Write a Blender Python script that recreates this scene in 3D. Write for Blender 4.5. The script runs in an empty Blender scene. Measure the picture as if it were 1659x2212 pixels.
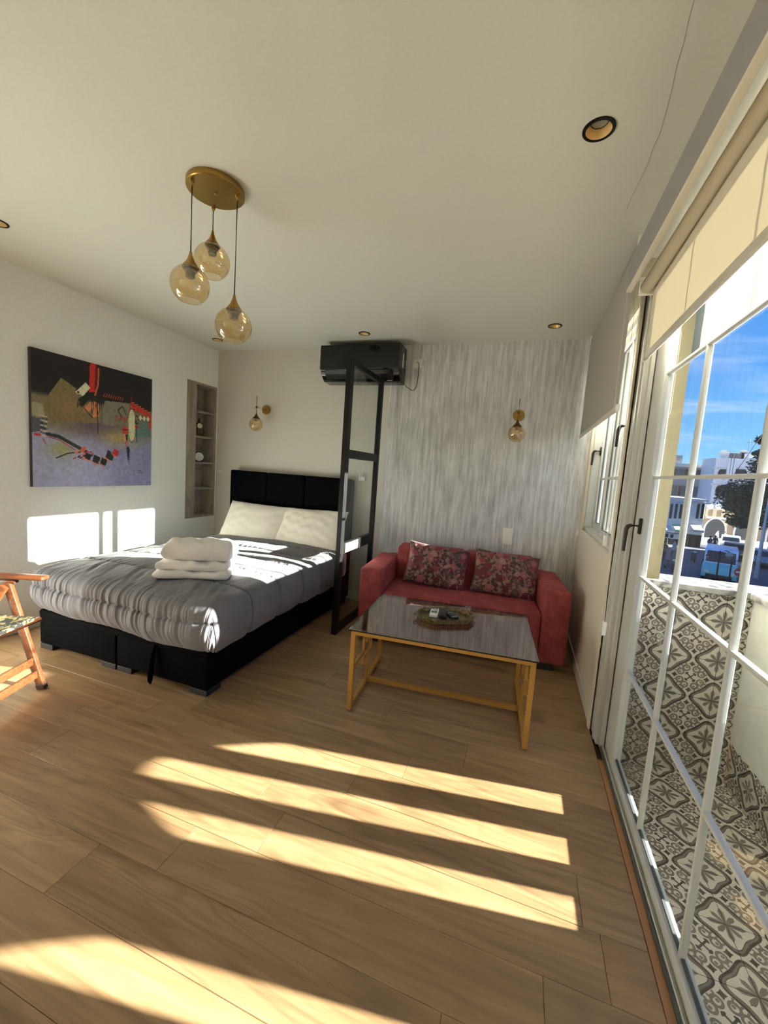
import bpy, bmesh, math, random
import numpy as np
from mathutils import Matrix, Vector
random.seed(7); rng = np.random.default_rng(7)
PI = math.pi
S = bpy.context.scene
COL = S.collection

# ------------------------------------------------------------------ camera
F_PX, PITCH, ROLL, YAW = 876.84, -0.1024, 0.0703, 0.3239
CAM = Vector((-0.5025, -3.8941, 1.3823))
cf = Vector((-math.sin(YAW)*math.cos(PITCH), math.cos(YAW)*math.cos(PITCH), math.sin(PITCH)))
cr0 = Vector((math.cos(YAW), math.sin(YAW), 0)); cu0 = cr0.cross(cf)
cr = math.cos(ROLL)*cr0 + math.sin(ROLL)*cu0
cu = -math.sin(ROLL)*cr0 + math.cos(ROLL)*cu0
cd = bpy.data.cameras.new('camera'); co = bpy.data.objects.new('camera', cd); COL.objects.link(co)
cd.sensor_fit = 'HORIZONTAL'; cd.sensor_width = 36; cd.lens = 36*F_PX/1659
cd.clip_start = 0.02; cd.clip_end = 500
co.matrix_world = Matrix(((cr.x, cu.x, -cf.x, CAM.x), (cr.y, cu.y, -cf.y, CAM.y), (cr.z, cu.z, -cf.z, CAM.z), (0, 0, 0, 1)))
S.camera = co
def at(px, py, ax, val):
    """where the line of sight through a pixel meets the plane  axis = val"""
    d = cf + cr*((px-829.5)/F_PX) - cu*((py-1106)/F_PX)
    i = 'xyz'.index(ax); return CAM + d*((val-CAM[i])/d[i])

# ------------------------------------------------------------------ light and exposure
S.view_settings.view_transform = 'Standard'; S.view_settings.look = 'None'
S.view_settings.exposure = 0.56; S.view_settings.gamma = 1.0; S.view_settings.use_curve_mapping = False
SUN_AZ, SUN_EL = math.radians(9.4), math.radians(13.4)
SUN_STRENGTH = 48.0
sd = bpy.data.lights.new('sun', 'SUN'); so = bpy.data.objects.new('sun', sd); COL.objects.link(so)
sd.energy = SUN_STRENGTH; sd.color = (1.0, 0.95, 0.86); sd.angle = math.radians(0.6)
sv = Vector((math.cos(SUN_AZ)*math.cos(SUN_EL), math.sin(SUN_AZ)*math.cos(SUN_EL), math.sin(SUN_EL)))
so.rotation_euler = sv.to_track_quat('Z', 'Y').to_euler(); so.location = sv*30
SKY_STRENGTH = 1.08
S.cycles.diffuse_bounces = 8

# ------------------------------------------------------------------ node helpers
class G:
    """a small wrapper that turns arithmetic on sockets into math nodes"""
    def __init__(s, nt, sock): s.nt, s.k = nt, sock
    def _m(s, op, *a):
        n = s.nt.nodes.new('ShaderNodeMath'); n.operation = op
        for i, v in enumerate((s,)+a):
            if isinstance(v, G): s.nt.links.new(v.k, n.inputs[i])
            else: n.inputs[i].default_value = v
        return G(s.nt, n.outputs[0])
    def __add__(s, o): return s._m('ADD', o)
    __radd__ = __add__
    def __sub__(s, o): return s._m('SUBTRACT', o)
    def __rsub__(s, o): return (s*-1)+o
    def __mul__(s, o): return s._m('MULTIPLY', o)
    __rmul__ = __mul__
    def __truediv__(s, o): return s._m('DIVIDE', o)
    def __abs__(s): return s._m('ABSOLUTE')
    def mn(s, o): return s._m('MINIMUM', o)
    def mx(s, o): return s._m('MAXIMUM', o)
    def lt(s, o): return s._m('LESS_THAN', o)
    def gt(s, o): return s._m('GREATER_THAN', o)
    def pw(s, o): return s._m('POWER', o)
    def sin(s): return s._m('SINE')
    def cos(s): return s._m('COSINE')
    def fl(s): return s._m('FLOOR')
    def fr(s): return s._m('FRACT')
    def sqrt(s): return s._m('SQRT')
    def atan2(s, o): return s._m('ARCTAN2', o)
    def ss(s, lo, hi, a=0.0, b=1.0):
        n = s.nt.nodes.new('ShaderNodeMapRange'); n.interpolation_type = 'SMOOTHSTEP'
        s.nt.links.new(s.k, n.inputs[0])
        for i, v in zip((1, 2, 3, 4), (lo, hi, a, b)): n.inputs[i].default_value = v
        return G(s.nt, n.outputs[0])
def lin(c):
    return tuple(((v/255)/12.92 if v/255 <= .04045 else ((v/255+.055)/1.055)**2.4) for v in c)
class Mat:
    def __init__(s, name):
        s.m = bpy.data.materials.new(name); s.m.use_nodes = True; s.nt = s.m.node_tree
        s.n = s.nt.nodes; s.b = s.n['Principled BSDF']; s.out = s.n['Material Output']
    def L(s, a, b): s.nt.links.new(a.k if isinstance(a, G) else a, b)
    def coord(s, kind='Object'):
        return s.n.new('ShaderNodeTexCoord').outputs[kind]
    def xyz(s, kind='Object'):
        t = s.n.new('ShaderNodeSeparateXYZ'); s.nt.links.new(s.coord(kind), t.inputs[0])
        return [G(s.nt, o) for o in t.outputs]
    def vec(s, x, y, z=0.0):
        c = s.n.new('ShaderNodeCombineXYZ')
        for i, v in enumerate((x, y, z)):
            if isinstance(v, G): s.L(v, c.inputs[i])
            else: c.inputs[i].default_value = v
        return c.outputs[0]
    def noise(s, vec=None, scale=5, detail=3, rough=.5, dist=0.0, out='Fac'):
        n = s.n.new('ShaderNodeTexNoise'); n.inputs['Scale'].default_value = scale
        n.inputs['Detail'].default_value = detail; n.inputs['Roughness'].default_value = rough
        n.inputs['Distortion'].default_value = dist
        s.nt.links.new(vec if vec is not None else s.coord(), n.inputs['Vector'])
        return G(s.nt, n.outputs[out])
    def vor(s, vec=None, scale=5, out='Distance', feature='F1'):
        n = s.n.new('ShaderNodeTexVoronoi'); n.feature = feature; n.inputs['Scale'].default_value = scale
        s.nt.links.new(vec if vec is not None else s.coord(), n.inputs['Vector'])
        return G(s.nt, n.outputs[out])
    def scaled(s, sc, kind='Object'):
        m = s.n.new('ShaderNodeMapping'); m.inputs['Scale'].default_value = sc
        s.nt.links.new(s.coord(kind), m.inputs[0]); return m.outputs[0]
    def ramp(s, fac, stops, interp='LINEAR'):
        r = s.n.new('ShaderNodeValToRGB'); r.color_ramp.interpolation = interp
        e = r.color_ramp.elements
        while len(e) < len(stops): e.new(.5)
        for q, (p, c) in zip(e, stops): q.position = p; q.color = (*c, 1)
        s.L(fac, r.inputs[0]); return G(s.nt, r.outputs[0])
    def mix(s, fac, a, b, mode='MIX'):
        n = s.n.new('ShaderNodeMix'); n.data_type = 'RGBA'; n.blend_type = mode
        for v, i in ((fac, 0), (a, 6), (b, 7)):
            if isinstance(v, G): s.L(v, n.inputs[i])
            elif i == 0: n.inputs[0].default_value = v
            else: n.inputs[i].default_value = (*v, 1)
        return G(s.nt, n.outputs[2])
    def col(s, c):
        if isinstance(c, G): s.L(c, s.b.inputs['Base Color'])
        else: s.b.inputs['Base Color'].default_value = (*c, 1)
        return s
    def p(s, **k):
        for a, v in k.items():
            i = s.b.inputs[a.replace('_', ' ')]
            if isinstance(v, G): s.L(v, i)
            else: i.default_value = v
        return s
    def bump(s, h, strength=.3, dist=.01):
        n = s.n.new('ShaderNodeBump'); n.inputs['Strength'].default_value = strength
        n.inputs['Distance'].default_value = dist; s.L(h, n.inputs['Height'])
        s.nt.links.new(n.outputs[0], s.b.inputs['Normal']); return s
def plain(name, rgb, rough=.6, metal=0.0, **k):
    m = Mat(name).col(lin(rgb)).p(Roughness=rough, Metallic=metal, **k); return m.m
def speck(name, rgb, amt=.06, scale=40, rough=.75, bs=.15, bd=.002):
    m = Mat(name); n = m.noise(scale=scale, detail=4); c = lin(rgb)
    m.col(m.ramp(n, [(.3, tuple(v*(1-amt) for v in c)), (.7, tuple(min(1, v*(1+amt)) for v in c))]))
    m.p(Roughness=rough).bump(n, bs, bd); return m.m
def glassy(name, tint, refl=.05, rough=.0, edge=.55):
    """clear sheet: what is behind shows through, with a mirror reflection that grows at grazing angles"""
    m = Mat(name); n = m.n; n.remove(m.b)
    t = n.new('ShaderNodeBsdfTransparent'); t.inputs[0].default_value = (*tint, 1)
    g = n.new('ShaderNodeBsdfGlossy'); g.inputs['Roughness'].default_value = rough
    lw = n.new('ShaderNodeLayerWeight'); lw.inputs[0].default_value = .5
    f = G(m.nt, lw.outputs['Facing']).pw(4.0)*edge+refl
    x = n.new('ShaderNodeMixShader'); m.L(f, x.inputs[0]); m.nt.links.new(t.outputs[0], x.inputs[1]); m.nt.links.new(g.outputs[0], x.inputs[2])
    m.nt.links.new(x.outputs[0], m.out.inputs[0]); return m.m

# ------------------------------------------------------------------ sky
w = bpy.data.worlds.new('sky'); S.world = w; w.use_nodes = True
class WM_(Mat):
    def __init__(s): s.nt = w.node_tree; s.n = s.nt.nodes
W = WM_(); bg = W.n['Background']
wx, wy, wz = W.xyz('Generated')
el = wz.mx(0.0)
skyc = W.ramp(el, [(0.0, lin((176, 216, 240))), (.07, lin((126, 188, 234))), (.22, lin((82, 154, 228))), (.45, lin((54, 122, 212))), (1.0, lin((42, 92, 182)))])
k = (el+.08)
cv = W.vec(wx/k*.35, wy/k*.35, 0.0)
mp = W.n.new('ShaderNodeMapping'); mp.inputs['Rotation'].default_value = (0, 0, .5); mp.inputs['Scale'].default_value = (.5, 1.3, 1); W.nt.links.new(cv, mp.inputs[0])
cn = W.noise(mp.outputs[0], scale=2.0, detail=7, rough=.62, dist=1.0)
cl = cn.ss(.44, .80)*el.ss(.015, .09)*.62
skyc = W.mix(cl, skyc, lin((236, 240, 244)))
skyc = W.mix((wz*-1).ss(0.0, .05), skyc, lin((96, 100, 104)))
W.L(skyc, bg.inputs[0]); bg.inputs[1].default_value = SKY_STRENGTH

# ------------------------------------------------------------------ mesh helpers
WMX = {}
def box(bm, x0, x1, y0, y1, z0, z1):
    v = [bm.verts.new(p) for p in ((x0,y0,z0),(x1,y0,z0),(x1,y1,z0),(x0,y1,z0),(x0,y0,z1),(x1,y0,z1),(x1,y1,z1),(x0,y1,z1))]
    return [bm.faces.new([v[i] for i in q]) for q in ((3,2,1,0),(4,5,6,7),(0,1,5,4),(1,2,6,5),(2,3,7,6),(3,0,4,7))]
def frame_of(d):
    d = d.normalized(); a = Vector((0, 0, 1)) if abs(d.z) < .9 else Vector((1, 0, 0))
    u = d.cross(a).normalized(); return u, u.cross(d).normalized()
def tube(bm, pts, r, n=10, caps=True):
    pts = [Vector(p) for p in pts]; rings = []
    u = None
    for i, p in enumerate(pts):
        d = (pts[min(i+1, len(pts)-1)]-pts[max(i-1, 0)]).normalized()
        if u is None: u, v = frame_of(d)
        else:
            u = (u-d*u.dot(d)).normalized(); v = d.cross(u)
        rr = r[i] if hasattr(r, '__len__') else r
        rings.append([bm.verts.new(p+(u*math.cos(t)+v*math.sin(t))*rr) for t in (2*PI*j/n for j in range(n))])
    for a, b in zip(rings, rings[1:]):
        for j in range(n): bm.faces.new((a[j], a[(j+1) % n], b[(j+1) % n], b[j]))
    if caps: bm.faces.new(rings[0]); bm.faces.new(rings[-1])
def bar(bm, p, q, w, h, up=(0, 0, 1)):
    """square bar from p to q, w across and h along up"""
    p, q = Vector(p), Vector(q); d = (q-p).normalized(); up = Vector(up)
    s = d.cross(up).normalized(); t = s.cross(d)
    vs = [bm.verts.new(e+s*a*w/2+t*b*h/2) for e in (p, q) for a, b in ((-1,-1),(1,-1),(1,1),(-1,1))]
    for f in ((3,2,1,0),(4,5,6,7),(0,1,5,4),(1,2,6,5),(2,3,7,6),(3,0,4,7)): bm.faces.new([vs[i] for i in f])
def lathe(bm, prof, n=32, c=(0,0,0), axis='z', closed=False):
    c = Vector(c); rings = []
    for r, h in prof:
        if r < 1e-6: rings.append([bm.verts.new(c+_ax(0, 0, h, axis))])
        else: rings.append([bm.verts.new(c+_ax(r*math.cos(2*PI*j/n), r*math.sin(2*PI*j/n), h, axis)) for j in range(n)])
    prs = list(zip(rings, rings[1:]))
    if closed: prs.append((rings[-1], rings[0]))
    for a, b in prs:
        for j in range(n):
            k2 = (j+1) % n
            if len(a) == 1 and len(b) > 1: bm.faces.new((a[0], b[k2], b[j]))
            elif len(b) == 1 and len(a) > 1: bm.faces.new((a[j], a[k2], b[0]))
            elif len(a) > 1: bm.faces.new((a[j], a[k2], b[k2], b[j]))
def _ax(a, b, h, axis):
    return Vector((a, b, h)) if axis == 'z' else Vector((a, h, b)) if axis == 'y' else Vector((h, a, b))
def prism(bm, pts, ax, a, b):
    """polygon (two coordinates per point) extruded along an axis from a to b"""
    def V(p, h): return (h, p[0], p[1]) if ax == 'x' else (p[0], h, p[1]) if ax == 'y' else (p[0], p[1], h)
    lo = [bm.verts.new(V(p, a)) for p in pts]; hi = [bm.verts.new(V(p, b)) for p in pts]; n = len(pts)
    bm.faces.new(lo[::-1]); bm.faces.new(hi)
    for i in range(n): bm.faces.new((lo[i], lo[(i+1) % n], hi[(i+1) % n], hi[i]))
def rbox(bm, x0, x1, y0, y1, z0, z1, r=.02, seg=3):
    fs = box(bm, x0, x1, y0, y1, z0, z1); es = {e for f in fs for e in f.edges}
    bmesh.ops.bevel(bm, geom=list(es), offset=r, segments=seg, profile=.5, affect='EDGES')
def NB(): return bmesh.new()
def mesh_of(name, bm, smooth=None):
    bmesh.ops.recalc_face_normals(bm, faces=bm.faces)
    me = bpy.data.meshes.new(name); bm.to_mesh(me); bm.free()
    if smooth is not None:
        me.polygons.foreach_set('use_smooth', [True]*len(me.polygons))
        if smooth < 179: me.set_sharp_from_angle(angle=math.radians(smooth))
    return me
def obj(name, bm, mat, parent=None, smooth=None, world=True, bevel=0.0, bseg=2, label=None):
    """link a bmesh as one object; world=True: the vertices are in world space, else in the parent's space"""
    if isinstance(bm, bmesh.types.BMesh):
        if bevel: bmesh.ops.bevel(bm, geom=list(bm.edges), offset=bevel, segments=bseg, profile=.5, affect='EDGES')
        me = mesh_of(name, bm, smooth)
    else: me = bm
    o = bpy.data.objects.new(name, me); COL.objects.link(o)
    if mat and not me.materials: me.materials.append(mat)
    if parent is not None:
        o.parent = parent; WMX[o.name] = WMX.get(parent.name, Matrix())
        if world: me.transform(WMX[o.name].inverted())
    if label: o['label'] = label
    return o
def tag(o, label, cat, group=None, kind=None):
    o['label'] = label; o['category'] = cat
    if group: o['group'] = group
    if kind: o['kind'] = kind
    return o
def thing(name, label, cat, loc=(0,0,0), rz=0.0, group=None):
    o = bpy.data.objects.new(name, None); COL.objects.link(o); o.empty_display_size = .05
    o.location = loc; o.rotation_euler = (0, 0, rz)
    WMX[o.name] = Matrix.Translation(loc) @ Matrix.Rotation(rz, 4, 'Z')
    return tag(o, label, cat, group)
def struct(name, bm, mat, label, parent=None, **k):
    o = obj(name, bm, mat, parent, **k)
    if parent is None: o['kind'] = 'structure'; o['label'] = label; o['category'] = name.split('_')[0]
    return o
def sthing(name, label, loc=(0,0,0)):
    o = thing(name, label, name.split('_')[0], loc); o['kind'] = 'structure'; return o
def qbox(name, mat, parent, *d, bevel=0.0, smooth=None, world=True, label=None):
    bm = NB(); box(bm, *d); return obj(name, bm, mat, parent, bevel=bevel, smooth=smooth, world=world, label=label)
def copy_tree(root, loc, rz=0.0, label=None):
    r = root.copy(); COL.objects.link(r); r.location = loc; r.rotation_euler = (0, 0, rz)
    if label: r['label'] = label
    for ch in list(root.children):
        c = ch.copy(); COL.objects.link(c); c.parent = r
        for g in ch.children:
            d = g.copy(); COL.objects.link(d); d.parent = c
    return r
# ------------------------------------------------------------------ materials
def wood(name, c0, c1, c2, sc=(1.1, 13, 13), rnd=True, rough=.42, fine=.25, axis=0):
    m = Mat(name); v = m.coord()
    if rnd:
        oi = m.n.new('ShaderNodeObjectInfo'); r = G(m.nt, oi.outputs['Random'])
        ad = m.n.new('ShaderNodeVectorMath'); ad.operation = 'ADD'
        m.nt.links.new(v, ad.inputs[0]); m.nt.links.new(m.vec(r*37.0, r*91.0, r*53.0), ad.inputs[1]); v = ad.outputs[0]
    def mapped(s):
        q = m.n.new('ShaderNodeMapping'); q.inputs['Scale'].default_value = s; m.nt.links.new(v, q.inputs[0]); return q.outputs[0]
    order = [(0,1,2),(1,0,2),(1,2,0)][axis]
    sc_ = tuple(sc[i] for i in order); fs = tuple((3, 120, 120)[i] for i in order); ks = tuple((1.1, 3.2, 3.2)[i] for i in order)
    g = m.noise(mapped(sc_), scale=1.0, detail=6, rough=.62, dist=1.6)
    f = m.noise(mapped(fs), scale=1.0, detail=3, rough=.6)
    kn = m.noise(mapped(ks), scale=1.5, detail=2, rough=.5, dist=.8)
    c = m.ramp(g*.85+f*fine*.6, [(.25, c0), (.50, c1), (.75, c2)])
    rg = m.noise(mapped(tuple((.75, 5.0, 5.0)[i] for i in order)), scale=1.0, detail=2, rough=.45, dist=.5)
    rl = ((rg*95.0).sin()*.5+.5).pw(3.0)*rg.ss(.42, .62)
    c = m.mix(rl*.30, c, tuple(q*.72 for q in c0))
    c = m.mix(kn.ss(.62, .80)*.55, c, tuple(q*.45 for q in c0))
    if rnd: c = m.mix(1.0, c, m.ramp(r, [(0, (.88, .87, .86)), (.5, (1, 1, 1)), (1, (1.0, .95, .90))]), 'MULTIPLY')
    m.col(c).p(Roughness=rough).bump(f*.5+g*.5, .12, .002); return m.m
M_plank = wood('oak_plank', lin((122, 94, 64)), lin((160, 130, 94)), lin((186, 156, 117)), rough=.40)
M_strip = wood('oak_strip', lin((150, 105, 62)), lin((176, 128, 80)), lin((190, 145, 98)), rnd=False, axis=1)
M_chairwood = wood('chair_wood', lin((60, 30, 15)), lin((88, 48, 25)), lin((106, 63, 35)), sc=(2, 22, 22), rnd=False, rough=.35)
M_niche = wood('niche_laminate', lin((112, 104, 94)), lin((152, 143, 131)), lin((176, 168, 155)), sc=(1.2, 10, 10), rnd=False, rough=.55, axis=1)
M_nichev = wood('niche_board', lin((122, 110, 96)), lin((158, 146, 130)), lin((178, 167, 151)), sc=(1.2, 14, 14), rnd=False, rough=.55, axis=2)
M_white = speck('white_paint', (242, 244, 241), .02, 60, .7, .06, .001)
M_ceil = speck('ceiling_paint', (218, 220, 210), .02, 70, .8, .06, .001)
M_cream = speck('cream_paint', (226, 218, 202), .025, 50, .55, .06, .001)
M_backplain = speck('beige_textured_paper', (203, 200, 189), .05, 180, .7, .3, .001)
def wallpaper():
    m = Mat('streaked_wallpaper')
    a = m.noise(m.scaled((34, 1, 2.3)), scale=1, detail=4, rough=.6)
    b = m.noise(m.scaled((130, 1, 7)), scale=1, detail=3, rough=.6)
    d = m.noise(m.scaled((9, 1, 5)), scale=1, detail=3, rough=.55)
    h = m.noise(m.scaled((230, 1, 230)), scale=1, detail=2)
    f = a*.62+b*.34+d*.22-.09
    c = m.ramp(f, [(.30, lin((166, 166, 168))), (.46, lin((206, 207, 209))), (.58, lin((234, 235, 237))), (.72, lin((252, 252, 252)))])
    m.col(m.mix(h*.18, c, lin((90, 86, 80)))).p(Roughness=m.ramp(f, [(.4, (.55,)*3), (.7, (.38,)*3)]), Metallic=.08).bump(f*.6+h*.4, .3, .002); return m.m
M_paper = wallpaper()
M_base = plain('white_skirting', (218, 215, 206), .4)
M_alu = plain('white_lacquered_metal', (194, 195, 190), .38)
M_alu2 = plain('grey_white_track', (190, 190, 184), .35, .2)
M_gasket = plain('grey_gasket', (74, 80, 82), .6)
M_blackmetal = plain('black_metal', (10, 10, 10), .45, .0, Specular_IOR_Level=.3)
M_blackplastic = plain('black_plastic', (26, 27, 29), .35)
M_ac = plain('gloss_black_plastic', (8, 9, 8), .16)
M_whiteplastic = plain('white_plastic', (242, 242, 238), .35)
M_gold = plain('gold_paint', (182, 138, 68), .42, .25)
M_brass = Mat('brushed_brass').col(lin((172, 140, 78))).p(Metallic=1.0, Roughness=.30).m
M_darkbrass = Mat('dark_brass').col(lin((110, 78, 34))).p(Metallic=.9, Roughness=.35).m
M_copper = Mat('gold_reflector').col(lin((240, 206, 142))).p(Metallic=.4, Roughness=.4).m
M_glass = glassy('window_glass', (.96, .975, .97), .035, .0, .35)
M_parglass = glassy('partition_glass', (.93, .95, .94), .05, .0, .45)
M_tabglass = glassy('smoked_table_glass', (.74, .74, .75), .20, .0, .6)
M_amber = glassy('amber_glass', (.94, .81, .58), .17, .0, .75)
M_glassedge = plain('glass_edge', (16, 24, 20), .2)
M_lens = plain('frosted_lens', (150, 148, 136), .25)
M_greysocket = plain('grey_socket', (110, 116, 112), .5)
def velvet(name, rgb, rgb2, sheen, scale=9, rough=.85, spec=.5):
    m = Mat(name); n = m.noise(scale=scale, detail=4, rough=.6, dist=.4); f = m.noise(scale=420, detail=1)
    m.col(m.mix(n.ss(.35, .68), lin(rgb), lin(rgb2)))
    m.p(Roughness=rough, Sheen_Weight=sheen, Sheen_Roughness=.35, Specular_IOR_Level=spec).bump(f, .12, .001)
    m.b.inputs['Sheen Tint'].default_value = (*[min(1, v*1.6) for v in lin(rgb2)], 1); return m.m
M_blackvelvet = velvet('black_velvet', (6, 6, 9), (9, 9, 12), .01, spec=.06)
M_red = velvet('rose_red_velvet', (136, 56, 58), (162, 72, 74), .35, 11)
def fabric(name, rgb, wav=900, bs=.15, rough=.85, amt=.05, sheen=.1):
    m = Mat(name); n = m.noise(scale=14, detail=3); t = m.noise(scale=wav, detail=1); c = lin(rgb)
    m.col(m.mix(n.ss(.3, .7), tuple(v*(1-amt) for v in c), tuple(min(1, v*(1+amt)) for v in c)))
    m.p(Roughness=rough, Sheen_Weight=sheen).bump(t, bs, .0008); return m.m
M_duvet = fabric('grey_duvet_cloth', (114, 114, 120), 700, .1, .75, .03)
M_sheet = fabric('white_sheet', (232, 231, 226), 700)
M_pillow = fabric('ivory_pillowcase', (236, 231, 217), 600, .1, .85, .012)
M_towel = fabric('white_terry', (240, 237, 234), 260, .9, .95, .03, .3)
def flowers():
    m = Mat('rose_print'); v = m.coord()
    wob = m.noise(v, scale=7, detail=2, out='Color')
    ad = m.n.new('ShaderNodeVectorMath'); ad.operation = 'MULTIPLY_ADD'
    m.L(wob, ad.inputs[0]); ad.inputs[1].default_value = (.05, .05, .05); m.nt.links.new(v, ad.inputs[2]); v = ad.outputs[0]
    d = m.vor(v, 15); c = G(m.nt, None)
    vn = m.n.new('ShaderNodeTexVoronoi'); vn.inputs['Scale'].default_value = 15; m.nt.links.new(v, vn.inputs['Vector'])
    sp = m.n.new('ShaderNodeSeparateColor'); m.nt.links.new(vn.outputs['Color'], sp.inputs[0]); rnd = G(m.nt, sp.outputs[0]); rnd2 = G(m.nt, sp.outputs[1])
    petal = m.ramp(rnd, [(0, lin((104, 20, 38))), (.25, lin((146, 46, 62))), (.45, lin((164, 98, 94))), (.62, lin((88, 18, 32))), (.78, lin((176, 132, 120))), (.9, lin((88, 70, 66)))], 'CONSTANT')
    ring = ((d*58.0+rnd2*6.0).sin()*.5+.5).ss(.35, .8)
    petal = m.mix(ring*.55, petal, lin((92, 26, 36)))
    petal = m.mix(d.ss(.0, .25, .55, 0.0), petal, lin((206, 140, 132)))
    gnd = m.mix(m.noise(v, scale=40, detail=2).ss(.42, .58), lin((140, 104, 94)), lin((62, 32, 32)))
    m.col(m.mix(d.ss(.46, .54), petal, gnd)).p(Roughness=.6, Sheen_Weight=.15).bump(m.noise(scale=700), .1, .001); return m.m
M_flower = flowers()
def yellowprint():
    m = Mat('yellow_wave_print'); n = m.noise(m.scaled((14, 14, 14)), scale=1, detail=2, dist=2.2)
    z = (n*26.0).sin()*.5+.5; k = m.noise(m.scaled((22, 22, 22)), scale=1, detail=2, dist=1.4)
    c = m.ramp(z, [(0, lin((104, 96, 44))), (.35, lin((102, 88, 18))), (.55, lin((74, 62, 10))), (.75, lin((116, 110, 74)))], 'CONSTANT')
    m.col(m.mix(k.ss(.50, .515), c, lin((8, 8, 6)))).p(Roughness=.8); return m.m
M_yellow = yellowprint()
def blindcloth():
    m = Mat('blind_cloth'); n = m.n; n.remove(m.b)
    a = n.new('ShaderNodeBsdfDiffuse'); a.inputs[0].default_value = (*lin((214, 206, 186)), 1)
    t = n.new('ShaderNodeBsdfTranslucent'); t.inputs[0].default_value = (*lin((196, 178, 138)), 1)
    x = n.new('ShaderNodeMixShader'); x.inputs[0].default_value = .036
    m.nt.links.new(a.outputs[0], x.inputs[1]); m.nt.links.new(t.outputs[0], x.inputs[2]); m.nt.links.new(x.outputs[0], m.out.inputs[0]); return m.m
M_blind = blindcloth()
M_blackout = fabric('grey_blackout_cloth', (168, 164, 152), 900, .05, .8, .01, 0.0)
M_blindrail = plain('blind_bar', (198, 192, 178), .45)
M_chain = plain('bead_chain', (228, 222, 206), .5)
def tilemat():
    T = .2115; m = Mat('patterned_cement_tile'); x, y, _ = m.xyz(); x = x/T; y = y/T
    a, b = abs(x), abs(y); p, q = a.mx(b), a.mn(b)
    CR, GY, DK, BR = lin((176, 171, 156)), lin((98, 94, 86)), lin((46, 43, 40)), lin((74, 68, 63))
    def dist(u, v): return (u*u+v*v).sqrt()
    # medallion round the tile corner
    du, dv = .5-a, .5-b; r = dist(du, dv); th = dv.atan2(du)
    R = .315+abs((th*2.0).cos()).pw(1.6)*.115+((th*8.0).cos())*.012
    e = r-R
    c = m.mix((e+.062).gt(0)*(e-.03).lt(0), CR, GY)
    c = m.mix((e+.012).gt(0)*(e-.03).lt(0), c, DK)
    c = m.mix((e+.062).gt(0)*(e+.046).lt(0), c, BR)
    pet = abs((th*4.0).cos()).pw(.55)*(.235+abs((th*2.0).cos()).pw(6.0)*.045)
    vein = abs((th*16.0).sin()*.02)
    c = m.mix((r-pet+vein).lt(0), c, GY)
    # scrolls round the star
    for cx, cy, rr in ((.215, .105, .068),):
        d = dist(p-cx, q-cy)
        c = m.mix(abs(d-rr).lt(.02), c, GY); c = m.mix(dist(p-cx-.012, q-cy+.01).lt(.026), c, GY)
    c = m.mix(abs(dist(p-.30, q-.17)-.055).lt(.016)*(e-.035).gt(0), c, GY)
    # diamond on the axis, small star in the middle
    c = m.mix((abs(p-.335).pw(.72)+q.pw(.72)).lt(.16), c, DK)
    c = m.mix(abs(a-b).lt(.022)*(p).lt(.085), c, DK)
    c = m.mix(dist(p-.082, q-.082).lt(.03), c, DK); c = m.mix(dist(p-.10, q-.06).lt(.016), c, DK)
    wear = m.noise(scale=26, detail=3)
    m.col(m.mix(wear.ss(.4, .8)*.18, c, lin((150, 146, 134)))).p(Roughness=.42); return m.m
M_tile = tilemat()
M_grout = plain('grout', (120, 116, 106), .9)
M_marble = (lambda m: m.col(m.ramp(m.noise(scale=9, detail=6, dist=2.0), [(.35, lin((86, 84, 82))), (.48, lin((138, 134, 128))), (.7, lin((160, 156, 148)))])).p(Roughness=.35).m)(Mat('veined_marble'))
M_yellowwall = speck('yellow_render', (108, 100, 74), .05, 30, .85, .2, .002)
M_whitewall = speck('white_render', (176, 175, 163), .05, 16, .85, .25, .003)
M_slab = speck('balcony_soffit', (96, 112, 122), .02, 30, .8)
# ------------------------------------------------------------------ room shell
XL, H, YB = -3.928, 2.60, -6.6          # left wall, ceiling height, wall behind the camera
TO = .21                                # thickness of the outer wall
bm = NB(); box(bm, XL, 0.078, YB, 0, -.2, -.014)
floor = struct('floor', bm, plain('subfloor', (70, 52, 36), .9), 'light oak plank floor with streaks of sunlight across it')
PW = .183; y0 = -2.585; rows = []
kmin = math.floor((YB-y0)/PW); kmax = math.ceil((0-y0)/PW)
known = {0: -.14, -1: -.273, -2: -.52, 1: -1.407, -3: -.731+.02}   # where a plank of that row ends in the photograph
second = {0: -1.27, -1: -1.533, -2: -1.786, -3: -2.0, 2: -1.084, 3: -.89}
PLEN = 1.22
def plank(x0, x1, ya, yb):
    cx, cy = (x0+x1)/2, (ya+yb)/2; g, ch = .0005, .0012
    a, b, c, d = x0+g-cx, x1-g-cx, ya+g-cy, yb-g-cy
    vs = [(a,c,-.012),(b,c,-.012),(b,d,-.012),(a,d,-.012),(a,c,-ch*.8),(b,c,-ch*.8),(b,d,-ch*.8),(a,d,-ch*.8),(a+ch*.6,c+ch,0),(b-ch*.6,c+ch,0),(b-ch*.6,d-ch,0),(a+ch*.6,d-ch,0)]
    fs = [(3,2,1,0),(0,1,5,4),(1,2,6,5),(2,3,7,6),(3,0,4,7),(4,5,9,8),(5,6,10,9),(6,7,11,10),(7,4,8,11),(8,9,10,11)]
    me = bpy.data.meshes.new('plank'); me.from_pydata(vs, [], fs); me.materials.append(M_plank)
    o = bpy.data.objects.new('plank', me); COL.objects.link(o); o.location = (cx, cy, 0); o.parent = floor
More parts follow.
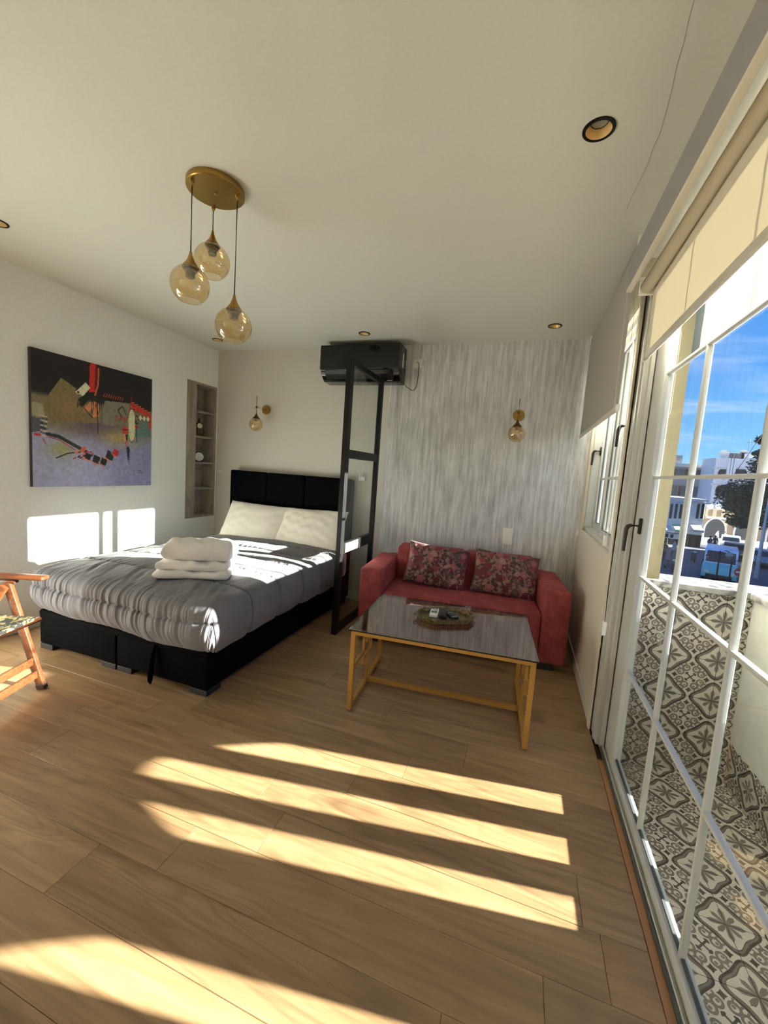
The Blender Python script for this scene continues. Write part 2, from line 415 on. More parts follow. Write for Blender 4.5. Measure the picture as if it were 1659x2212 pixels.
for k in range(kmin, kmax+1):
    ya, yb = max(YB, y0+(k-1)*PW), min(0, y0+k*PW)
    if yb-ya < .01: continue
    j = known.get(k-0, None)
    if k in second: j = second[k]
    if j is None: j = -PLEN*((k*.381) % 1)
    cuts = [XL+.004]
    xs = sorted(j+PLEN*i for i in range(-5, 5))
    cuts += [x for x in xs if XL+.12 < x < -.12] + [-.008]
    if k in known and all(abs(known[k]-c) > .1 for c in cuts): cuts.insert(-1, known[k])
    cuts = sorted(cuts)
    for a, b in zip(cuts, cuts[1:]): plank(a, b, ya, yb)
bm = NB(); box(bm, -.0065, .018, -3.32, -1.69, -.012, .0015); obj('threshold_strip', bm, M_strip, floor, bevel=.001)
struct('ceiling', (lambda b: (box(b, XL-.3, TO, YB-.2, .2, H, H+.2), b)[1])(NB()), M_ceil, 'plain off-white ceiling with recessed spotlights')
# hairline crack in the ceiling plaster
bm = NB(); pts = [at(x, y, 'z', H-.0004) for x, y in ((1499, 0), (1478, 90), (1452, 190), (1425, 290), (1400, 352), (1378, 398), (1352, 455))]
for a, b in zip(pts, pts[1:]):
    for u, v in ((a, b),):
        mid = (u+v)/2+Vector((random.uniform(-.004, .004), 0, 0)); 
        for s, e in ((u, mid), (mid, v)): bar(bm, s, e, .0014, .0006)
obj('hairline_crack', bm, plain('crack_shadow', (176, 156, 132), .9), bpy.data.objects['ceiling'])
# back wall
bm = NB(); box(bm, XL-.3, TO, 0, .2, -.2, H)
wall_back = struct('wall_back', bm, M_backplain, 'back wall with beige textured paper behind the bed')
qbox('streaked_wallpaper', M_paper, wall_back, -1.84, 0, -.0012, .002, .0, H)
# left wall with the shelf recess cut out of it
NY0, NY1, NZ0, NZ1 = -.450, -.012, .708, 2.188
bm = NB()
box(bm, XL-.3, XL, YB, NY0, -.2, H); box(bm, XL-.3, XL, NY1, 0, -.2, H)
box(bm, XL-.3, XL, NY0, NY1, -.2, NZ0); box(bm, XL-.3, XL, NY0, NY1, NZ1, H); box(bm, XL-.3, XL-.2, NY0, NY1, NZ0, NZ1)
struct('wall_left', bm, M_white, 'white left wall carrying the painting')
bm = NB(); box(bm, XL-.3, TO, YB-.2, YB, -.2, H); struct('wall_front', bm, M_white, 'white wall behind the viewer')
# right wall: window 1 and the balcony doors
WY0, WY1, WZ0, WZ1 = -.085, -1.345, .985, 2.36        # window opening
DY0, DY1, DZ1 = -1.400, -3.32, 2.36                   # door opening
bm = NB()
def rw(x0, x1, *a): box(bm, x0, x1, *a)
for x0, x1 in ((0, TO),):
    rw(x0, x1, WY0, 0, -.2, H); rw(x0, x1, WY1, WY0, -.2, WZ0); rw(x0, x1, WY1, WY0, WZ1, H)
    rw(x0, x1, DY0, WY1, -.2, H); rw(x0, x1, DY1, DY0, DZ1, H); rw(x0, x1, YB, DY1, -.2, H)
wr = struct('wall_right', bm, M_cream, 'cream window wall between sofa corner and balcony doors')
bm = NB()                                              # yellow outside face
for a in ((WY0, .6, -4.9, H+.6), (WY1, WY0, -4.9, WZ0), (WY1, WY0, WZ1, H+.6), (DY0+.0, WY1, -4.9, H+.6), (DY1, DY0, DZ1, H+.6), (YB, DY1, -4.9, H+.6)): box(bm, TO, TO+.02, *a)
box(bm, .08, TO+.02, DY0-.006, DY0, -.2, DZ1); box(bm, .13, TO+.02, WY1, WY1+.006, WZ0, WZ1); box(bm, .13, TO+.02, WY0-.006, WY0, WZ0, WZ1)
obj('outside_render', bm, M_yellowwall, wr)
bm = NB()                                              # stepped casing round the door on the room side
box(bm, -.010, 0, DY0-.030, DY0+.052, 0, 2.45); box(bm, -.018, 0, DY0-.030, DY0+.02, 0, 2.45)
obj('door_casing', bm, M_cream, wr, bevel=.002)
# skirting boards
def skirt(name, label, *d):
    struct(name, (lambda b: (box(b, *d), b)[1])(NB()), M_base, label, bevel=.003)
skirt('baseboard_back', 'white skirting board along the back wall', XL+.012, -.012, -.0135, -.0013, .001, .085)
skirt('baseboard_left', 'white skirting board along the left wall', XL+.0005, XL+.0125, YB, -.001, .001, .085)
skirt('baseboard_right', 'white skirting board below the window', -.0125, -.0005, -1.345, -.001, .001, .085)
bpy.data.objects['baseboard_back'].location.x = 0

# ------------------------------------------------------------------ window 1 (two sliding sashes)
win = sthing('window_1', 'white sliding window with two sashes above the sofa end', (.06, -.7, WZ0))
bm = NB(); fw = .045
for d in ((WY1, WY0, WZ0, WZ0+fw), (WY1, WY0, WZ1-fw, WZ1), (WY0-.04, WY0, WZ0, WZ1), (WY1, WY1+.04, WZ0, WZ1)): box(bm, .02, .125, *d)
obj('frame', bm, M_alu, win, bevel=.003)
bm = NB(); box(bm, -.006, .02, WY1-.01, WY0+.01, WZ0-.03, WZ0+.012); obj('sill_lip', bm, M_cream, win, bevel=.002)
def sash(name, x, ya, yb, za, zb, vm, hm, sw=.058, mt=.02, mats=None):
    """leaf with stiles and rails; muntins (wm, y) and the panes between them"""
    ya, yb = min(ya, yb), max(ya, yb); b = NB()
    for d in ((ya, ya+sw, za, zb), (yb-sw, yb, za, zb), (ya+sw, yb-sw, za, za+sw), (ya+sw, yb-sw, zb-sw, zb)): box(b, x-.019, x+.019, *d)
    o = obj(name, b, M_alu, win if mats is None else mats, bevel=.003)
    b = NB()
    for d in ((ya+sw, ya+sw+.007, za+sw, zb-sw), (yb-sw-.007, yb-sw, za+sw, zb-sw), (ya+sw, yb-sw, za+sw, za+sw+.007), (ya+sw, yb-sw, zb-sw-.007, zb-sw)): box(b, x-.005, x+.005, *d)
    obj('gasket', b, M_gasket, o)
    ys = [ya+sw+.004]+sorted(q for q, _ in vm)+[yb-sw-.004]; zs = [za+sw+.004]+sorted(hm)+[zb-sw-.004]
    wd = {q: w_ for q, w_ in vm}
    for q, w_ in vm:
        c = NB(); box(c, x-.010, x+.010, q-w_/2, q+w_/2, za+sw, zb-sw); obj('muntin', c, M_alu, o, bevel=.003)
    for q in hm:
        c = NB(); box(c, x-.0105, x+.0105, ya+sw, yb-sw, q-mt/2, q+mt/2); obj('muntin', c, M_alu, o, bevel=.003)
    for i in range(len(ys)-1):
        for j in range(len(zs)-1):
            c = NB(); box(c, x-.002, x+.002, ys[i], ys[i+1], zs[j], zs[j+1]); obj('pane', c, M_glass, o)
    return o
def handle(parent, x, y, z, s=1.0, mat=None):
    """lever handle: oblong base plate, short neck and a hanging lever"""
    b = NB(); rbox(b, x-.012, x, y-.013, y+.013, z-.035*s, z+.035*s, .006, 2); h = obj('handle', b, mat or M_blackplastic, parent, smooth=40)
    b = NB(); tube(b, [(x-.005, y, z), (x-.045, y, z), (x-.054, y+.003, z-.006), (x-.058, y+.008, z-.022), (x-.058, y+.012, z-.06), (x-.058, y+.016, z-.115*s)], [.009, .009, .010, .010, .009, .008], 10)
    obj('lever', b, mat or M_blackplastic, h, smooth=50)
sA = sash('sash', .095, WY0-.03, -.742, WZ0+.035, WZ1-.035, [(-.40, .013)], [1.434], sw=.056)
sB = sash('sash', .05, -.682, WY1+.03, WZ0+.035, WZ1-.035, [(-1.007, .013)], [1.434], sw=.056)
handle(sA, .055+.02, -.145, 1.66); handle(sB, .031, WY1+.058, 1.72)
b = NB(); P = [Vector((.13, -.53, 1.02)), Vector((.12, -.56, 1.10)), Vector((.125, -.62, 1.17)), Vector((.128, -.66, 1.26)), Vector((.128, -.64, 1.34))]
tube(b, P, .004, 8); obj('cable', b, M_blackplastic, win, smooth=60)

# ------------------------------------------------------------------ door 1 (glazed sliding balcony doors)
door = sthing('door_1', 'white glazed sliding balcony door with small square panes', (.06, -2.4, 0))
bm = NB()
box(bm, .0, .08, DY0-.055, DY0-.001, 0, DZ1); box(bm, .0, .08, DY1+.001, DY1+.055, 0, DZ1); box(bm, .0, .08, DY1+.055, DY0-.055, DZ1-.055, DZ1)
box(bm, .0, .036, -1.560, DY0-.055, 0, DZ1); box(bm, -.006, .036, -1.520, -1.490, 0, DZ1); box(bm, .018, .036, -1.592, -1.560, 0, DZ1)
box(bm, .021, .081, DY1+.055, DY0-.055, -.10, .010); box(bm, .026, .031, DY1+.055, DY0-.055, .010, .022)
obj('frame', bm, M_alu, door, bevel=.0025)
qbox('track_gap', M_gasket, door, .0185, .0215, DY1+.055, DY0-.07, -.002, .0185)
HM = [.510, .972, 1.434, 1.896]
l1 = sash('leaf', .06, DY0-.060, DY1+.06, .006, DZ1-.045, [(-2.165, .0115), (-2.618, .0115)], HM, sw=.050, mt=.0125, mats=door)
# the first glass edge of the leaf lies where the photograph shows it
b = NB(); box(b, .0412, .0788, -1.748, -1.500, .006, DZ1-.045); obj('stile', b, M_alu, l1, bevel=.003)
handle(l1, .041, -1.708, 1.205, 1.1)

# ------------------------------------------------------------------ balcony
BZ, XP, YE, TS = -.11, .635, -1.43, .2115
bm = NB(); box(bm, .082, XP+.12, -6.5, YE, BZ-.2, BZ-.006)
bf = struct('floor_balcony', bm, M_grout, 'patterned cement tile floor of the balcony'); bf['category'] = 'floor'
bm = NB(); box(bm, TO+.02, XP+.12, YE+.006, YE+.19, BZ-.3, .878); box(bm, .082, TO+.02, YE+.006, YE+.024, BZ-.3, .878)
ew = struct('wall_balcony_end', bm, M_grout, 'tiled balcony end wall under a marble coping'); ew['category'] = 'wall'
def tile_mesh(x0, x1, y0, y1):
    b = NB(); g = .0012
    box(b, x0+g, x1-g, y0+g, y1-g, -.006, .0); return mesh_of('tile', b)
full = tile_mesh(-TS/2, TS/2, -TS/2, TS/2); cache = {}
def tile(parent, cx, cy, lim, mat4):
    """one tile round (cx, cy) of a plane, cut to lim = (x0, x1, y0, y1)"""
    a, b_, c, d = max(-TS/2, lim[0]-cx), min(TS/2, lim[1]-cx), max(-TS/2, lim[2]-cy), min(TS/2, lim[3]-cy)
    if b_-a < .006 or d-c < .006: return
    k = tuple(round(v, 4) for v in (a, b_, c, d))
    if k not in cache: cache[k] = full if k == tuple(round(v, 4) for v in (-TS/2, TS/2, -TS/2, TS/2)) else tile_mesh(a, b_, c, d)
    o = bpy.data.objects.new('tile', cache[k]); COL.objects.link(o)
    if not cache[k].materials: cache[k].materials.append(M_tile)
    o.parent = parent; o.matrix_local = mat4 @ Matrix.Translation((cx, cy, 0))
X0 = .53-TS*2.5
for i in range(5):
    for j in range(25): tile(bf, X0+TS*(i+.0)+TS*0, YE-TS*(j+.5), (.083, XP, -6.5, YE), Matrix.Translation((0, 0, BZ)))
m_end = Matrix.Translation((0, YE, 0)) @ Matrix.Rotation(PI/2, 4, 'X')
for i in range(5):
    for j in range(6): tile(ew, X0+TS*i, BZ+TS*(j+.5), (.083, XP, BZ, .878), m_end)
qbox('coping', M_marble, ew, .083, XP+.15, YE-.025, YE+.21, .878, .908, bevel=.004)
# outer parapet: solid wall with groups of three arched slots
SL = [(-1.866, -1.996), (-2.100, -2.232), (-2.336, -2.462)]; PER = .91
bm = NB(); holes = []
for g in range(5):
    for s, (a, b_) in enumerate(SL): holes.append((b_-PER*g, a-PER*g, -2.164-PER*g))
def arch_top(y, yc):
    return .652-1.22*(y-yc)**2
def wall_piece(ya, yb, za, zb): box(bm, XP, XP+.12, ya, yb, za, zb)
edge = YE+.19
for lo, hi, yc in sorted(holes, reverse=True):
    if lo < -6.4: continue
    wall_piece(hi, edge, BZ-.3, .878); edge = lo; n = 8; hi_, lo_ = hi, lo
    wall_piece(lo, hi, BZ-.3, .150)
    for q in range(n):
        ya, yb = lo+(hi-lo)*q/n, lo+(hi-lo)*(q+1)/n
        v = [(ya, arch_top(ya, yc)), (yb, arch_top(yb, yc)), (yb, .878), (ya, .878)]
        prism(bm, v, 'x', XP, XP+.12)
wall_piece(-6.5, edge, BZ-.3, .878)
bmesh.ops.remove_doubles(bm, verts=bm.verts, dist=1e-5)
pa = struct('wall_parapet', bm, M_whitewall, 'rough white balcony parapet with arched slots'); pa['category'] = 'wall'
qbox('coping', M_marble, pa, XP-.03, XP+.15, -6.5, YE-.027, .878, .908, bevel=.004)
m_par = Matrix.Translation((XP, 0, 0)) @ Matrix.Rotation(-PI/2, 4, 'Z') @ Matrix.Rotation(PI/2, 4, 'X')
SK = BZ+.225
for j in range(24):
    for z in (0, 1): tile(pa, -YE+TS*(j+.5)+.0, BZ+TS*(z+.5)-.0945, (-YE, 6.5, BZ, SK), m_par)
bm = NB(); box(bm, TO+.02, XP+.03, -6.5, .32, 2.47, 2.60); sb = struct('ceiling_balcony', bm, M_slab, 'pale slab over the balcony'); sb['category'] = 'ceiling'
# ------------------------------------------------------------------ blinds
def chain(pts, parent, r=.0020, gap=.0062):
    b = NB(); pts = [Vector(p) for p in pts]
    tube(b, pts, r*.45, 5)
    for a, c in zip(pts, pts[1:]):
        n = max(1, int((c-a).length/gap))
        for i in range(n):
            p = a+(c-a)*(i/n); bmesh.ops.create_icosphere(b, subdivisions=1, radius=r, matrix=Matrix.Translation(p))
    return obj('bead_chain', b, M_chain, parent, smooth=80)
def blind(name, label, x, ya, yb, ztop, zbot, rollr, mat, side=-1):
    t = thing(name, label, 'blind', (x, (ya+yb)/2, zbot))
    b = NB(); n = 24
    rows_ = []
    for i in range(n+1):
        z = ztop+(zbot+.02-ztop)*i/n; rows_.append([b.verts.new((x+.0006*math.sin(i*.7+k), ya+(yb-ya)*k/8, z)) for k in range(9)])
    for r0, r1 in zip(rows_, rows_[1:]):
        for k in range(8): b.faces.new((r0[k], r0[k+1], r1[k+1], r1[k]))
    obj('cloth', b, mat, t, smooth=180)
    b = NB(); rbox(b, x-.007, x+.007, ya, yb, zbot-.006, zbot+.026, .006, 3); bb = obj('bottom_bar', b, M_blindrail, t, smooth=40)
    for y in (ya, yb):
        b = NB(); rbox(b, x-.010, x+.010, y-.004, y+.004, zbot-.009, zbot+.028, .004, 2); obj('end_cap', b, M_whiteplastic, bb, smooth=40)
    b = NB(); tube(b, [(x+side*rollr, ya, ztop), (x+side*rollr, yb, ztop)], rollr, 24); obj('roll', b, mat, t, smooth=50)
    for y, s in ((ya, -1), (yb, 1)):
        b = NB(); rbox(b, x+min(0, 2*side*rollr)-.004, x+max(0, 2*side*rollr)+.004, min(y, y+s*.012), max(y, y+s*.012), ztop-rollr-.006, ztop+rollr+.006, .004, 2); obj('bracket', b, M_whiteplastic, t, smooth=40)
    return t
b1 = blind('roller_blind', 'grey roller blind half lowered over the small window', -.09, -1.535, -.075, 2.565, 1.768, .030, M_blackout, 1)
yc = -1.565
chain([(-.075, yc, 2.53), (-.074, yc, 1.80), (-.072, yc-.004, 1.20), (-.07, yc-.012, 1.125)], b1)
chain([(-.118, yc, 2.53), (-.112, yc-.01, 1.80), (-.10, yc-.02, 1.20), (-.085, yc-.018, 1.125)], b1)
b = NB(); rbox(b, -.088, -.068, yc-.022, yc-.008, 1.075, 1.13, .004, 2); obj('chain_weight', b, M_whiteplastic, b1, smooth=40)
chain([(-.03, -.07, 1.78), (-.024, -.075, 1.40), (-.022, -.08, 1.045), (-.022, -.083, .99)], b1)
b = NB(); rbox(b, -.030, -.014, -.092, -.074, .935, .995, .004, 2); obj('chain_weight', b, M_whiteplastic, b1, smooth=40)
b2 = blind('roller_blind', 'cream translucent roller blind high over the balcony doors', -.035, -3.36, -1.705, 2.285, 1.966, .027, M_blind)
yc = -1.695
chain([(-.04, yc, 2.27), (-.05, yc+.005, 1.6), (-.055, yc+.004, .95), (-.055, yc-.012, .72)], b2)
chain([(-.082, yc, 2.27), (-.078, yc-.012, 1.6), (-.072, yc-.03, .95), (-.064, yc-.03, .72)], b2)
b = NB(); rbox(b, -.068, -.050, yc-.03, yc-.01, .655, .725, .004, 2); obj('chain_weight', b, M_whiteplastic, b2, smooth=40)
pel = thing('pelmet', 'pale grey pelmet board hiding the blind roll above the balcony doors', 'pelmet', (-.1, -3.3, 2.32))
qbox('front_board', plain('pelmet_paint', (150, 147, 143), .55), pel, -.125, -.105, -3.40, -1.60, 2.32, 2.462, bevel=.002)
qbox('top_board', M_white, pel, -.105, -.0005, -3.40, -1.60, 2.44, 2.462)
qbox('bottom_edge', plain('pelmet_edge', (222, 216, 200), .4), pel, -.127, -.103, -3.40, -1.60, 2.309, 2.32, bevel=.002)
for y in (-1.62, -3.38): qbox('end_board', M_cream, pel, -.105, -.0005, y-.02, y+.02, 2.36, 2.44)

# ------------------------------------------------------------------ recessed spotlights
def downlight_full(x, y, label):
    """the can is sunk above the ceiling plane: a black ring, a gold cone and the lens at its end"""
    t = thing('recessed_spotlight', label, 'spotlight', (x, y, H), 0, 'recessed ceiling spotlights')
    def L(prof, nm, m): return obj(nm, (lambda b: (lathe(b, prof, 40), b)[1])(NB()), m, t, smooth=35, world=False)
    L([(.053, -.0002), (.052, -.004), (.047, -.005), (.0415, -.0045), (.0415, .003)], 'ring', M_blackmetal)
    L([(.0415, -.0035), (.029, .022), (.029, .026)], 'reflector', M_copper)
    L([(.029, .022), (.0275, .0205), (.026, .022)], 'lens_ring', M_blackmetal)
    L([(.0282, .023), (.018, .020), (.0, .0185)], 'lens', M_lens)
    return t
spots = [(-.377, -2.237, 'near spotlight over the door side with a gold cone'), (-1.995, -.362, 'spotlight above the black air conditioner'),
         (-.390, -.348, 'spotlight near the right end of the streaked wall'), (-3.631, -.362, 'spotlight behind the lowest pendant globe'),
         (-3.405, -2.345, 'spotlight cut by the left edge of the picture')]
ceil = bpy.data.objects['ceiling']
# holes for the cans: the ceiling slab is rebuilt as a plate with round openings
def ceiling_with_holes():
    b = NB(); R_, n = .0412, 32
    outer = [(XL-.3, YB-.2), (TO, YB-.2), (TO, .2), (XL-.3, .2)]
    vs = [b.verts.new((x, y, H)) for x, y in outer]; ed = [b.edges.new((vs[i], vs[(i+1) % 4])) for i in range(4)]
    for x, y, _ in spots:
        c = [b.verts.new((x+R_*math.cos(2*PI*j/n), y+R_*math.sin(2*PI*j/n), H)) for j in range(n)]
        ed += [b.edges.new((c[j], c[(j+1) % n])) for j in range(n)]
        up = [b.verts.new((v.co.x, v.co.y, H+.06)) for v in c]
        for j in range(n): b.faces.new((c[j], up[j], up[(j+1) % n], c[(j+1) % n]))
        b.faces.new(up)
    bmesh.ops.triangle_fill(b, use_beauty=True, use_dissolve=False, edges=ed)
    top = [b.verts.new((x, y, H+.2)) for x, y in outer]; b.faces.new(top)
    for i in range(4): b.faces.new((vs[i], vs[(i+1) % 4], top[(i+1) % 4], top[i]))
    return b
me = mesh_of('ceiling', ceiling_with_holes()); me.materials.append(M_ceil)
old = ceil.data; ceil.data = me; bpy.data.meshes.remove(old)
for s in spots: downlight_full(*s)

# ------------------------------------------------------------------ pendant lamp
PC = (-1.945, -2.302)
pt = thing('pendant_lamp', 'brass pendant lamp with three amber glass globes on black cords', 'lamp', (*PC, H))
b = NB(); lathe(b, [(0, H), (.122, H-.0002), (.124, H-.004), (.124, H-.024), (.121, H-.027), (0, H-.027)], 64, (*PC, 0)); obj('canopy', b, M_brass, pt, smooth=30)
b = NB(); lathe(b, [(0, H-.027), (.008, H-.027), (.008, H-.033), (0, H-.035)], 16, (*PC, 0)); obj('screw', b, M_brass, pt, smooth=40)
def globe_prof(R, a0, a1, n=22): return [(R*math.sin(a0+(a1-a0)*i/n), R*math.cos(a0+(a1-a0)*i/n)) for i in range(n+1)]
for x, y, z in ((-1.988, -2.396, 2.140), (-2.029, -2.222, 2.325), (-1.855, -2.266, 2.002)):
    R_ = .0820; c = (x, y, z); top = z+R_*.93
    b = NB(); tube(b, [(x, y, H-.026), (x, y, top+.055)], .0028, 8); obj('cord', b, M_blackplastic, pt, smooth=60)
    b = NB(); lathe(b, [(0, H-.026), (.009, H-.027), (.009, H-.038), (.005, H-.042), (.003, H-.05), (0, H-.05)], 16, (x, y, 0)); obj('cord_grip', b, M_brass, pt, smooth=40)
    b = NB(); lathe(b, [(0, .062), (.006, .062), (.0065, .054), (.009, .046), (.013, .034), (.020, .020), (.029, .008), (.033, .002), (.033, -.002), (0, -.002)], 32, (x, y, top)); cap = obj('cap', b, M_brass, pt, smooth=40)
    b = NB(); lathe(b, [(0, -.002), (.0345, -.002), (.0345, -.007), (.030, -.008), (0, -.008)], 32, (x, y, top)); obj('seat_ring', b, M_darkbrass, cap, smooth=40)
    b = NB(); lathe(b, [(.0, -.008), (.028, -.008), (.028, -.018), (.021, -.022), (.019, -.044), (.015, -.047), (0, -.047)], 24, (x, y, top)); obj('bulb_socket', b, M_greysocket, pt, smooth=35)
    b = NB(); pr = globe_prof(R_, .36, 2.52); lathe(b, pr, 48, c); g = obj('globe', b, M_amber, pt, smooth=180)
    b = NB(); rr, hh = pr[-1]; lathe(b, [(rr-.0012, hh), (rr, hh-.0012), (rr+.0012, hh), (rr, hh+.0012)], 48, c, closed=True); obj('rim', b, M_amber, g, smooth=180)

# ------------------------------------------------------------------ wall lamps
def sconce(x, label):
    t = thing('wall_lamp', label, 'lamp', (x, 0, 1.952), 0, 'brass wall lamps'); yy = -.182
    b = NB(); lathe(b, [(0, 0), (.049, 0), (.050, -.004), (.050, -.018), (.047, -.021), (0, -.021)], 40, (x, 0, 1.952), 'y'); obj('wall_plate', b, M_brass, t, smooth=35)
    b = NB(); tube(b, [(x, -.02, 1.952), (x, yy, 1.952)], .0045, 12); obj('arm', b, M_brass, t, smooth=60)
    b = NB(); rbox(b, x-.009, x+.009, yy-.009, yy+.009, 1.943, 1.961, .003, 2); obj('joint', b, M_darkbrass, t, smooth=50)
    b = NB(); tube(b, [(x, yy, 2.068), (x, yy, 1.885)], .0048, 12); obj('rod', b, M_brass, t, smooth=60)
    b = NB(); lathe(b, [(0, .05), (.006, .05), (.010, .036), (.019, .020), (.032, .006), (.040, -.004), (.040, -.007), (0, -.007)], 32, (x, yy, 1.838)); obj('cap', b, M_darkbrass, t, smooth=40)
    b = NB(); lathe(b, [(0, -.007), (.013, -.007), (.013, -.035), (.0, -.035)], 20, (x, yy, 1.838)); obj('bulb_socket', b, M_brass, t, smooth=40)
    b = NB(); lathe(b, globe_prof(.071, .62, PI-.001), 40, (x, yy, 1.772)); obj('globe', b, M_amber, t, smooth=180)
sconce(-3.256, 'brass wall lamp with amber globe above the black headboard')
sconce(-.600, 'brass wall lamp with amber globe on the streaked wall above the sofa')

# ------------------------------------------------------------------ air conditioner
A0, A1, AZ0, AZ1, AD = -2.497, -1.690, 2.218, 2.556, .222
ac = thing('air_conditioner', 'glossy black wall-mounted air conditioner touching the ceiling corner', 'air conditioner', ((A0+A1)/2, -.1, AZ0))
b = NB(); prism(b, [(0, AZ1), (-AD+.012, AZ1), (-AD, AZ1-.014), (-AD, AZ0+.10), (-AD+.012, AZ0+.085), (-AD+.03, AZ0+.05), (-AD+.085, AZ0+.004), (0, AZ0)], 'x', A0, A1)
obj('body', b, M_ac, ac, bevel=.004, smooth=30)
b = NB(); prism(b, [(-AD-.004, AZ1-.006), (-AD-.010, AZ1-.02), (-AD-.010, AZ0+.112), (-AD-.004, AZ0+.104), (-AD+.002, AZ0+.104), (-AD+.002, AZ1-.006)], 'x', A0-.003, A1+.003); obj('front_panel', b, M_ac, ac, smooth=30)
b = NB(); prism(b, [(-AD-.002, AZ0+.096), (-AD+.008, AZ0+.06), (-AD+.05, AZ0+.022), (-AD+.055, AZ0+.026), (-AD+.016, AZ0+.064), (-AD+.006, AZ0+.098)], 'x', A0+.05, A1-.06); obj('louver', b, plain('louver_black', (20, 21, 21), .3), ac, smooth=30)
qbox('logo', plain('silver_print', (150, 150, 145), .4), ac, -2.128, -2.10, -AD-.0115, -AD-.009, 2.352, 2.360)
qbox('sticker', M_whiteplastic, ac, A1-.13, A1-.075, -AD+.070, -AD+.074, AZ0+.013, AZ0+.017)
qbox('side_sticker', M_whiteplastic, ac, A1+.0001, A1+.0012, -.12, -.09, AZ0+.14, AZ0+.27)
b = NB(); tube(b, [(A1-.01, -.05, AZ0+.012), (A1+.03, -.04, AZ0-.02), (A1+.08, -.025, AZ0-.052), (A1+.105, -.02, AZ0-.05), (A1+.125, -.018, AZ0-.01), (A1+.135, -.018, AZ0+.09), (A1+.133, -.02, 2.42), (A1+.118, -.028, 2.43)], .0035, 8); obj('power_cable', b, plain('brown_cable', (84, 70, 56), .5), ac, smooth=60)

# ------------------------------------------------------------------ sockets and switches on the back wall
def plate(name, label, cat, x0, x1, z0, z1, parts):
    t = thing(name, label, cat, ((x0+x1)/2, 0, z0)); b = NB(); rbox(b, x0, x1, -.011, -.0014, z0, z1, .003, 2); obj('plate', b, M_whiteplastic, t, smooth=40)
    for k in parts:
        if k[0] == 'socket':
            cx, cz = k[1:]; b = NB(); lathe(b, [(.0215, -.0112), (.0215, -.0125), (.0195, -.0125), (.0185, -.006), (0, -.006)], 28, (cx, 0, cz), 'y'); s = obj('socket', b, M_whiteplastic, t, smooth=40)
            for dx in (-.009, .009):
                b = NB(); lathe(b, [(.0028, -.0064), (.0028, -.0055), (0, -.0055)], 10, (cx+dx, 0, cz), 'y'); obj('pin_hole', b, M_blackplastic, s)
        else:
            cx, cz = k[1:]; b = NB(); rbox(b, cx-.030, cx+.030, -.0155, -.0105, cz-.030, cz+.030, .002, 2); obj('rocker', b, M_whiteplastic, t, smooth=40)
    return t
plate('wall_socket', 'white wall socket feeding the air conditioner cable', 'socket', -1.618, -1.528, 2.380, 2.464, [('socket', -1.573, 2.423)])
plate('switch_socket', 'white light switch over a power socket above the sofa', 'switch', -.636, -.548, .782, .932, [('switch', -.592, .892), ('socket', -.592, .822)])
t = thing('remote_holder', 'white remote holder seen through the glass partition', 'holder', (-2.064, 0, 1.258))
b = NB(); rbox(b, -2.108, -2.020, -.008, -.0014, 1.262, 1.336, .003, 2); obj('back_plate', b, M_whiteplastic, t, smooth=40)
b = NB(); rbox(b, -2.100, -2.028, -.034, -.008, 1.258, 1.300, .005, 2); obj('pocket', b, M_whiteplastic, t, smooth=40)
b = NB(); rbox(b, -2.090, -2.038, -.026, -.012, 1.300, 1.330, .004, 2); obj('cradle', b, plain('pale_grey_plastic', (186, 188, 186), .4), t, smooth=40)
t = thing('wall_hook', 'small white hook at the corner beside the shelves', 'hook', (-3.85, 0, 1.236))
b = NB(); lathe(b, [(0, 0), (.010, 0), (.012, -.006), (.010, -.012), (0, -.012)], 16, (-3.85, 0, 1.236), 'y'); obj('base', b, M_whiteplastic, t, smooth=40)
b = NB(); tube(b, [(-3.893, -.02, 1.234), (-3.87, -.018, 1.238), (-3.85, -.016, 1.240), (-3.825, -.018, 1.238), (-3.803, -.02, 1.236)], [.002, .007, .009, .007, .002], 12); obj('wings', b, M_whiteplastic, t, smooth=60)
# ------------------------------------------------------------------ shelves in the wall recess
sh = thing('wall_shelf_unit', 'grey wood shelf unit sunk into the wall beside the bed', 'shelf', (XL, -.23, NZ0))
XB = XL-.165; fy = -.318
qbox('front_board', M_nichev, sh, XL-.03, XL+.003, NY0+.002, fy, NZ0+.002, NZ1-.002)
qbox('back_panel', M_niche, sh, XB-.02, XB, NY0+.01, NY1-.002, NZ0+.01, NZ1-.01)
qbox('side_panel', M_nichev, sh, XB, XL+.003, NY1-.030, NY1-.002, NZ0+.002, NZ1-.002)
qbox('side_panel', M_nichev, sh, XB, XL-.03, fy-.02, fy, NZ0+.01, NZ1-.01)
qbox('top_board', M_nichev, sh, XB, XL+.003, fy, NY1-.03, NZ1-.026, NZ1-.002)
qbox('bottom_board', M_nichev, sh, XB, XL+.003, fy, NY1-.03, NZ0+.002, NZ0+.026)
SZ = [1.880, 1.606, 1.318, 1.032]
for z in SZ:
    s = qbox('shelf', M_niche, sh, XB, XL-.012, fy, NY1-.030, z-.012, z+.012)
    for yy in (NY1-.055, NY1-.10): qbox('shelf_clip', M_blackplastic, s, XL-.05, XL-.02, yy-.012, yy+.012, z-.018, z-.0121)
